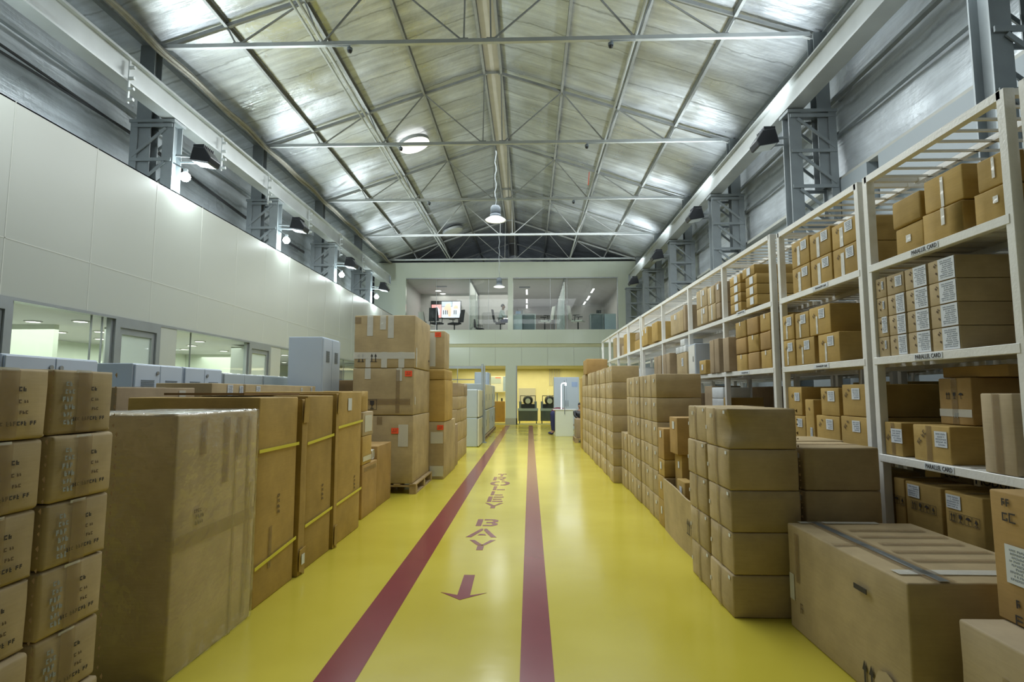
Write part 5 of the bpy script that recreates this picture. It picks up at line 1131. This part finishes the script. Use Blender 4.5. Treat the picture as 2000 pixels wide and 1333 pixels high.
ecab(8.32, 10.6, 1.76, [], [], 'long film wrapped grey cabinet at the far end of the row', mat='cab2', film=True)
t = thing('tall_cabinet', 'tall pale blue steel cabinet rising behind the cartons, left', 'cabinet', (-3.43, 8.88, 0)); MB().box(-.27, .255, -.38, .38, 0, 2.36).build('cabinet_body', 'cab', t, bevel=.008)
for s_ in (-1, 1):
    dd = MB().box(.255, .275, s_*.19-.183, s_*.19+.183, .05, 2.34).build('door', 'cab', t, bevel=.004)
    mb = MB()
    for q in range(11): mb.box(.275, .281, s_*.19-.07, s_*.19+.07, 1.98+.016*q, 1.988+.016*q)
    mb.build('vent_grille', 'vent', dd)
for i, (z0, z1) in enumerate(((0, .5), (.502, 1.0), (1.002, 1.42), (1.422, 1.72))): L(-3.4, -2.78, 9.6, 10.3, z0, z1, mat='dark', label='dull brown carton beside the tall cabinet, %s one' % ('bottom', 'second', 'third', 'top')[i], group='dull cartons beside the tall cabinet')
# low pile behind the strapped cartons
L(-2.6, -2.0, 6.78, 7.44, 0, .635, mat='orange', amp=.006, n=4, r=.012, tapes=[('A', 0, .4, .55, .05), ('T', 0, 0, .06, .6)], label='orange brown taped carton low on the floor before the pallet')
L(-2.65, -2.01, 7.47, 8.22, 0, .80, mat='orange', amp=.006, n=4, label='orange brown carton just before the pallet with three large boxes')
L(-2.5, -2.0, 6.76, 7.15, .637, .98, mat='kraft', amp=.006, tapes=[('A', 0, -.3, .35, .06, 'tape_shiny')], label='kraft carton second up on the low taped pile')
L(-2.5, -2.0, 6.76, 7.20, .982, 1.27, mat='pale', amp=.006, tapes=[('A', 0, 0, .3, .2, 'tape_shiny')], label='pale taped carton third up on the low taped pile')
L(-2.5, -2.02, 6.76, 7.02, 1.272, 1.525, mat='kraft', amp=.006, label='small kraft carton at the top of the low taped pile')
t = thing('film_scrap', 'crumpled shiny film on the low orange brown carton', 'plastic film', (-2.12, 7.4, .64)); m_ = round_box(.16, .10, .12, .03, .03, 0, 4, 5); m_.materials.append(M['tape_shiny']); link('crumpled_film', m_, t)
# pallet with three large cartons
pallet(-2.75, -1.70, 8.5, 9.88, 'wooden pallet under the three large stacked cartons', h=.148)
pN = 'three large cartons on the pallet'
L(-2.70, -1.745, 8.5, 9.88, .15, 1.165, mat='tan', amp=.008, bulge=.010, r=.014, n=5, tapes=[('N', -.05, .42, .08, .12), ('N', -.3, .42, .08, .12), ('N', .1, -.42, .09, .14, 'tape_shiny'), ('N', .33, .20, .15, .33, 'tape_shiny')], marks=[('orange', 'N', .20, .27, .11, .085)], label='large carton standing on the pallet, orange sticker and torn white pouch', group=pN)
L(-2.70, -1.755, 8.5, 9.88, 1.168, 1.878, mat='tan', amp=.006, bulge=.004, r=.012, n=5, tapes=[('N', -.25, .38, .09, .20, 'tape_shiny'), ('N', .26, .36, .085, .2, 'tape_shiny'), ('N', .24, 0, .06, .65), ('N', .1, -.22, .65, .09), ('A', -.42, -.2, .06, .12, 'tape_shiny')], marks=[('orange', 'N', .41, .38, .11, .085), ('sym', 'N', -.17, -.28, ('glass',), .13, True)], label='large middle carton on the pallet, orange sticker at upper right', group=pN)
L(-2.69, -1.745, 8.5, 9.82, 1.881, 2.69, mat='tan', amp=.006, bulge=.004, r=.012, n=5, tapes=[('N', -.24, .30, .09, .36, 'tape_shiny'), ('N', -.03, .36, .09, .26, 'tape_shiny'), ('N', .10, .28, .09, .42, 'tape_shiny'), ('N', 0, -.27, .94, .10, 'tape_shiny'), ('N', 0, -.35, .09, .26, 'tape_shiny'), ('N', .28, -.35, .09, .26, 'tape_shiny'), ('N', -.26, -.38, .08, .18, 'tape_shiny'), ('N', -.44, .4, .1, .1), ('A', -.4, -.3, .06, .3, 'tape_shiny')], marks=[('sym', 'N', -.38, -.31, ('up',), .13), ('sym', 'N', -.17, -.31, ('up',), .13), ('sym', 'A', .4, -.32, ('rain',), .1)], label='large top carton on the pallet, taped strips and printed arrows', group=pN)
# narrow stack behind
L(-2.10, -1.505, 9.95, 11.42, 0, .995, mat='tan', amp=.006, n=4, tapes=[('N', .28, -.36, .24, .18, 'tape_shiny'), ('N', .28, .22, .22, .2, 'tape_shiny')], marks=[('orange', 'N', .38, .40, .11, .08)], label='carton at the bottom of the narrow stack behind the pallet')
L(-2.10, -1.50, 9.95, 10.95, .998, 1.735, mat='kraft', amp=.004, n=4, label='plain kraft carton second up in the narrow stack behind the pallet')
o = L(-2.12, -1.51, 9.94, 10.93, 1.738, 1.928, mat='kraft', amp=.004, n=4, label='shallow kraft lid third up in the narrow stack behind the pallet')
L(-2.12, -1.515, 9.95, 10.55, 1.931, 2.605, mat='tan', amp=.004, n=4, tapes=[('N', .15, .0, .10, .6, 'tape_shiny')], marks=[('orange', 'N', .30, .40, .11, .085)], label='tan carton with orange sticker topping the narrow stack')
# next cartons
L(-1.95, -1.535, 11.46, 12.1, 0, .85, mat='brown', amp=.005, n=3, label='low brown carton between the narrow stack and the dozen tan ones')
zz = [0, .42, .85, 1.135, 1.425, 1.725]
for ci in range(3):
    for ri in range(5):
        L(-2.05, -1.59-.004*((ri+ci) % 3), 12.48+.62*ci, 13.08+.62*ci, zz[ri]+.001, zz[ri+1], mat='tan' if ri < 4 else 'brown', amp=.005, n=3, r=.010, label='tan carton before the grey appliances, %s column from camera, %s row' % (num[ci], row[ri]), group='tan cartons before the grey appliances')
# grey appliance cabinets
def appl(x0, x1, y0, y1, z0, z1, label, door, grp):
    t = thing('appliance_cabinet', label, 'cabinet', ((x0+x1)/2, (y0+y1)/2, z0), grp); a = (x1-x0)/2; b_ = (y1-y0)/2; h = z1-z0
    MB().box(-a, a-.05, -b_, b_, 0, h).build('cabinet_body', 'cab2' if door == 'cream' and 'grey' in label else 'cab', t, bevel=.02)
    MB().box(a-.045, a, -b_+.005, b_-.005, .02, h-.02).build('door', door, t, bevel=.012)
    MB().box(a, a+.012, b_-.12, b_-.09, h*.35, h*.6).build('handle', 'alu', t)
    return t
appl(-2.2, -1.42, 15.8, 17.0, 0, .805, 'grey appliance cabinet with cream door, lower one by the gantry', 'cream', 'two stacked grey appliances')
appl(-2.2, -1.42, 15.8, 17.0, .808, 1.60, 'grey appliance cabinet with cream door, upper one by the gantry', 'cream', 'two stacked grey appliances')
for i in range(4):
    y0 = 17.55 + 1.52*i
    pallet(-2.25, -1.42, y0, y0+1.48, 'small pallet under the blue grey cabinets, %s from camera' % num[i], 'pallets under the blue grey cabinets', h=.12)
    appl(-2.2, -1.46, y0+.02, y0+1.46, .122, .94, 'blue grey cabinet on a pallet, lower row, %s from camera' % num[i], 'cream' if i in (1,) else 'cab', 'blue grey cabinets on pallets')
    if i < 4: appl(-2.2, -1.46, y0+.05+.3*(i == 0), y0+1.44, .942, 1.80, 'blue grey cabinet on a pallet, upper row, %s from camera' % num[i], 'cream' if i in (0, 1, 2) else 'cab', 'blue grey cabinets on pallets')
appl(-2.35, -1.72, 23.9, 24.9, 0, 2.38, 'tall blue grey cabinet standing by the left workshop opening', 'cab', None)
appl(-2.75, -2.38, 23.9, 24.7, 0, 1.86, 'lower blue grey cabinet left of the tall one', 'cab', None)
t = thing('gantry_frame', 'grey steel gantry frame standing among the cabinets, left', 'gantry', (-1.42, 17.2, 0))
MB().box(-.06, .0, -.09, .09, 0, 2.38).build('post', 'steel', t); MB().box(.02, .055, -.07, .07, 0, 2.33).build('post', 'steel', t); MB().box(-1.75, -1.69, -.08, .08, 0, 2.32).build('post', 'steel', t); MB().box(-1.75, -.06, -.05, .05, 2.24, 2.32).build('cross_beam', 'steel', t)
MB().box(-.12, .10, -.13, .13, .0, .02).build('foot_plate', 'steel', t)

# ------------------------------------------------------------------ work desk, white wardrobe, lamp and people at the far right
t = thing('counter_desk', 'white counter desk near the far end of the aisle', 'desk', (1.2, 20.0, 0))
MB().box(-.31, .30, -.25, .35, 0, .90).build('desk_body', 'officegreen', t, bevel=.006); MB().box(-.39, .42, -.27, .37, .90, .93).build('desk_top', 'whiteplastic', t, bevel=.004)
t = thing('wardrobe', 'white two door steel wardrobe near the right workshop opening', 'cabinet', (1.50, 23.6, 0))
MB().box(-.51, .53, -.25, .25, 0, 2.15).build('wardrobe_body', 'cab', t, bevel=.006)
for s_ in (0, 1):
    d_ = MB().box(-.505+.52*s_, .005+.52*s_, -.27, -.25, .03, 2.12).build('door', 'cab', t, bevel=.004); MB().box((-.04 if s_ == 0 else .05), (-.02 if s_ == 0 else .07), -.29, -.27, .95, 1.2).build('handle', 'vent', d_)
MB().box(.22, .46, -.275, -.27, 1.75, 1.95).build('notice', 'bluepaper', t)
t = thing('desk_lamp', 'tall bright arched lamp standing on the white counter desk', 'lamp', (1.10, 19.9, .93))
MB().tube([(0, 0, 0), (0, 0, .85), (.03, 0, .90), (.10, 0, .92)], .014, 8).build('lamp_tube', 'lamptube', t); MB().tube([(.105, 0, .92), (.16, 0, .90), (.15, 0, .83)], .03, 8).build('lamp_head', 'lamptube', t); MB().lathe([(.001, .01), (.07, .01), (.07, 0)], k=16).build('lamp_base', 'white', t)
tag(MB().tube([(1.20, 19.722, .76), (1.20, 19.722, 1.93)], .010, 6).build('thin_pole', 'vent'), 'thin dark pole fixed to the front of the white counter', 'pole')

def skin(name, pts, edges, mat, parent, sub=2):
    me = bpy.data.meshes.new(name); me.from_pydata([p[0] for p in pts], edges, []); me.materials.append(M[mat])
    o = link(name, me, parent)
    bm = bmesh.new(); bm.from_mesh(me); lay = bm.verts.layers.skin.verify(); bm.verts.ensure_lookup_table()
    for i, p in enumerate(pts):
        r_ = p[1]; bm.verts[i][lay].radius = (r_, r_) if not isinstance(r_, tuple) else r_
        bm.verts[i][lay].use_root = (i == 0)
    bm.to_mesh(me); bm.free()
    m_ = o.modifiers.new('skin', 'SKIN'); m_.use_smooth_shade = True
    s_ = o.modifiers.new('sub', 'SUBSURF'); s_.levels = sub; s_.render_levels = sub
    return o
def hand(parent, p, d, up, mat='skin', side=1):
    """palm with four fingers and a thumb; p wrist, d pointing direction"""
    p = Vector(p); d = Vector(d).normalized(); up = Vector(up).normalized(); s_ = d.cross(up).normalized()*side
    pts = [(p, .026), (p+d*.05, .032)]; ed = [(0, 1)]
    for i, ln in enumerate((.075, .085, .08, .062)):
        off = s_*(-.027+.018*i); n = len(pts)
        pts += [(p+d*.085+off, .009), (p+d*(.085+ln*.5)+off-up*.008, .0085), (p+d*(.085+ln)+off-up*.028, .007)]; ed += [(1, n), (n, n+1), (n+1, n+2)]
    n = len(pts); pts += [(p+d*.04-s_*.035, .011), (p+d*.075-s_*.055-up*.01, .009)]; ed += [(1, n), (n, n+1)]
    return skin('hand', pts, ed, mat, parent, 1)
# seated man upstairs, seen from the side, facing right
P = thing('person', 'person in a white shirt seated in a dark chair upstairs', 'person', (-1.42, 28.0, 4.5))
b = [((0, 0, .62), (.15, .12)), ((.01, 0, .82), (.125, .14)), ((.03, 0, 1.03), (.13, .17)), ((.06, 0, 1.14), (.07, .09)), ((.08, 0, 1.20), (.042, .045)), ((.10, 0, 1.28), (.105, .085)), ((.11, 0, 1.39), (.125, .10)),
     ((.20, .09, .60), .085), ((.46, .10, .58), .065), ((.48, .10, .30), .05), ((.47, .10, .08), .038), ((.58, .10, .04), .036), ((.20, -.09, .60), .085), ((.44, -.10, .58), .065), ((.46, -.10, .30), .05), ((.45, -.10, .08), .038), ((.56, -.10, .04), .036),
     ((.03, .20, 1.06), .055), ((.10, .23, .84), .043), ((.33, .18, .80), .033), ((.03, -.20, 1.06), .055), ((.10, -.23, .84), .043), ((.33, -.16, .80), .033)]
e = [(0, 1), (1, 2), (2, 3), (3, 4), (4, 5), (5, 6), (0, 7), (7, 8), (8, 9), (9, 10), (10, 11), (0, 12), (12, 13), (13, 14), (14, 15), (15, 16), (2, 17), (17, 18), (18, 19), (2, 20), (20, 21), (21, 22)]
skin('body', b, e, 'skin', P)
grow = lambda lst, k: [(p, (r[0]+k, r[1]+k) if isinstance(r, tuple) else r+k) for p, r in lst]
sh_ = grow([((0, 0, .52), (.16, .15)), b[1], b[2], b[3], b[17], b[18], ((.30, .18, .805), .036), b[20], b[21], ((.30, -.165, .805), .036)], .026)
skin('shirt', sh_, [(0, 1), (1, 2), (2, 3), (2, 4), (4, 5), (5, 6), (2, 7), (7, 8), (8, 9)], 'shirt', P)
tr_ = grow([((0, 0, .60), (.16, .15)), b[7], b[8], b[9], b[10], b[12], b[13], b[14], b[15], ((-.02, 0, .74), (.155, .15)), ((-.06, 0, .55), (.15, .15))], .014)
skin('trousers', tr_, [(0, 1), (1, 2), (2, 3), (3, 4), (0, 5), (5, 6), (6, 7), (7, 8), (0, 9), (0, 10)], 'trouser', P)
skin('hair', [((.03, 0, 1.28), (.08, .09)), ((.06, 0, 1.37), (.115, .11)), ((.13, 0, 1.445), (.105, .09))], [(0, 1), (1, 2)], 'hair', P)
MB().poly([(.165, -.012, 1.285), (.215, -.012, 1.285), (.17, -.012, 1.345)], (0, .024, 0)).build('nose', 'skin', P)
for s_ in (-1, 1): MB().tube([(.09, s_*.055, 1.31), (.09, s_*.088, 1.31)], .022, 8).build('ear', 'skin', P)
for s_ in (-1, 1): MB().tube([(.16, s_*.03, 1.345), (.184, s_*.03, 1.345)], .009, 8).build('eye', 'black', P)
MB().box(.15, .180, -.02, .02, 1.25, 1.258).build('mouth', 'maroon', P)
hand(P, (.33, .18, .80), (1, -.2, 0), (0, 0, 1)); hand(P, (.33, -.16, .80), (1, .2, 0), (0, 0, 1), side=-1)
chair(-1.47, 28.0, 4.5, PI/2, 'darkfabric', 'dark office chair with the white shirted person in it', None, 1.05)
# bent figure behind the white counter
P = thing('person', 'person in maroon and dark blue bent over behind the white counter', 'person', (.82, 20.75, 0))
b = [((.05, 0, .80), (.13, .14)), ((.22, 0, .86), (.12, .14)), ((.44, 0, .86), (.12, .16)), ((.57, 0, .79), (.06, .06)), ((.66, 0, .74), (.105, .095)), ((.76, 0, .67), (.12, .10)),
     ((.02, .09, .66), .09), ((.0, .10, .42), .062), ((.02, .10, .12), .045), ((-.08, .10, .045), .042), ((-.16, .10, .035), .032), ((.04, -.09, .66), .09), ((.03, -.10, .42), .062), ((.05, -.10, .12), .045), ((-.05, -.10, .045), .042), ((-.13, -.10, .035), .032),
     ((.46, .20, .82), .055), ((.55, .24, .62), .042), ((.66, .18, .45), .032), ((.46, -.20, .82), .055), ((.55, -.24, .62), .042), ((.66, -.18, .45), .032)]
e = [(0, 1), (1, 2), (2, 3), (3, 4), (4, 5), (0, 6), (6, 7), (7, 8), (8, 9), (9, 10), (0, 11), (11, 12), (12, 13), (13, 14), (14, 15), (2, 16), (16, 17), (17, 18), (2, 19), (19, 20), (20, 21)]
skin('body', b, e, 'skin', P)
skin('jacket', grow([((-.04, 0, .74), (.15, .16)), b[1], b[2], b[3], b[16], b[17], b[19], b[20]], .034), [(0, 1), (1, 2), (2, 3), (2, 4), (4, 5), (2, 6), (6, 7)], 'maroon', P)
skin('trousers', grow([((.04, 0, .78), (.15, .16)), b[6], b[7], b[8], b[11], b[12], b[13], ((.17, 0, .86), (.13, .15)), ((.0, 0, .86), (.10, .13))], .018), [(0, 1), (1, 2), (2, 3), (0, 4), (4, 5), (5, 6), (0, 7), (0, 8)], 'trouser', P)
skin('hair', [((.60, 0, .80), (.08, .09)), ((.69, 0, .80), (.11, .105)), ((.80, 0, .72), (.10, .09))], [(0, 1), (1, 2)], 'hair', P)
for s_ in (-1, 1): skin('shoe', [((.0 if s_ > 0 else .03, s_*.10, .05), .05), ((-.10 if s_ > 0 else -.07, s_*.10, .045), .045), ((-.17 if s_ > 0 else -.14, s_*.10, .04), .036)], [(0, 1), (1, 2)], 'trouser', P, 1)
hand(P, (.66, .18, .45), (.6, 0, -.8), (0, 1, 0)); hand(P, (.66, -.18, .45), (.6, 0, -.8), (0, 1, 0), side=-1)
# stool by the desk
t = thing('stool', 'thin legged dark stool beside the white counter', 'stool', (1.02, 20.6, 0)); t.location = (.98, 20.46, 0)
MB().box(-.07, .07, -.05, .05, .40, .43).build('seat', 'black', t)
for a, b_ in ((-1, -1), (1, -1), (-1, 1), (1, 1)): MB().beam((a*.06, b_*.04, .40), (a*.07, b_*.05, 0), .014, .014).build('leg', 'black', t)
# second figure partly hidden by the long stack
P = thing('person', 'person in black mostly hidden behind the far end of the stack', 'person', (1.66, 18.9, 0)); 
b = [((0, 0, .78), (.13, .14)), ((0, 0, .95), (.12, .14)), ((-.01, 0, 1.10), (.12, .16)), ((-.01, 0, 1.20), (.06, .07)), ((-.0, -.0, 1.25), (.045, .045)),
     ((.09, 0, .55), .08), ((.09, 0, .30), .06), ((.09, 0, .08), .045), ((.08, -.12, .04), .04), ((-.09, 0, .55), .08), ((-.09, 0, .30), .06), ((-.09, 0, .08), .045), ((-.09, -.12, .04), .04),
     ((.20, 0, 1.12), .05), ((.22, -.08, .95), .04), ((.12, -.25, .88), .03), ((-.20, 0, 1.12), .05), ((-.22, -.08, .95), .04), ((-.12, -.25, .88), .03), ((.01, -.02, 1.33), (.10, .09)), ((.01, -.02, 1.44), (.12, .10))]
e = [(0, 1), (1, 2), (2, 3), (3, 4), (0, 5), (5, 6), (6, 7), (7, 8), (0, 9), (9, 10), (10, 11), (11, 12), (2, 13), (13, 14), (14, 15), (2, 16), (16, 17), (17, 18), (4, 19), (19, 20)]
P.scale = (.78,)*3
skin('body', b, e, 'skin', P)
skin('jacket', grow([((0, 0, .64), (.15, .15)), b[1], b[2], b[3], b[13], b[14], b[15], b[16], b[17], b[18]], .028), [(0, 1), (1, 2), (2, 3), (2, 4), (4, 5), (5, 6), (2, 7), (7, 8), (8, 9)], 'black', P)
skin('trousers', grow([b[0], b[5], b[6], b[7], b[9], b[10], b[11], ((0, 0, .92), (.14, .15))], .014), [(0, 1), (1, 2), (2, 3), (0, 4), (4, 5), (5, 6), (0, 7)], 'vent', P)
skin('hair', [((.01, .03, 1.32), (.085, .08)), ((.01, .02, 1.43), (.115, .11)), ((.01, -.04, 1.50), (.09, .09))], [(0, 1), (1, 2)], 'hair', P)
for s_ in (-1, 1): skin('shoe', [((s_*.09, 0, .05), .05), ((s_*.09, -.14, .045), .04)], [(0, 1)], 'black', P, 1)
hand(P, (.12, -.25, .88), (0, -1, 0), (0, 0, 1)); hand(P, (-.12, -.25, .88), (0, -1, 0), (0, 0, 1), side=-1)
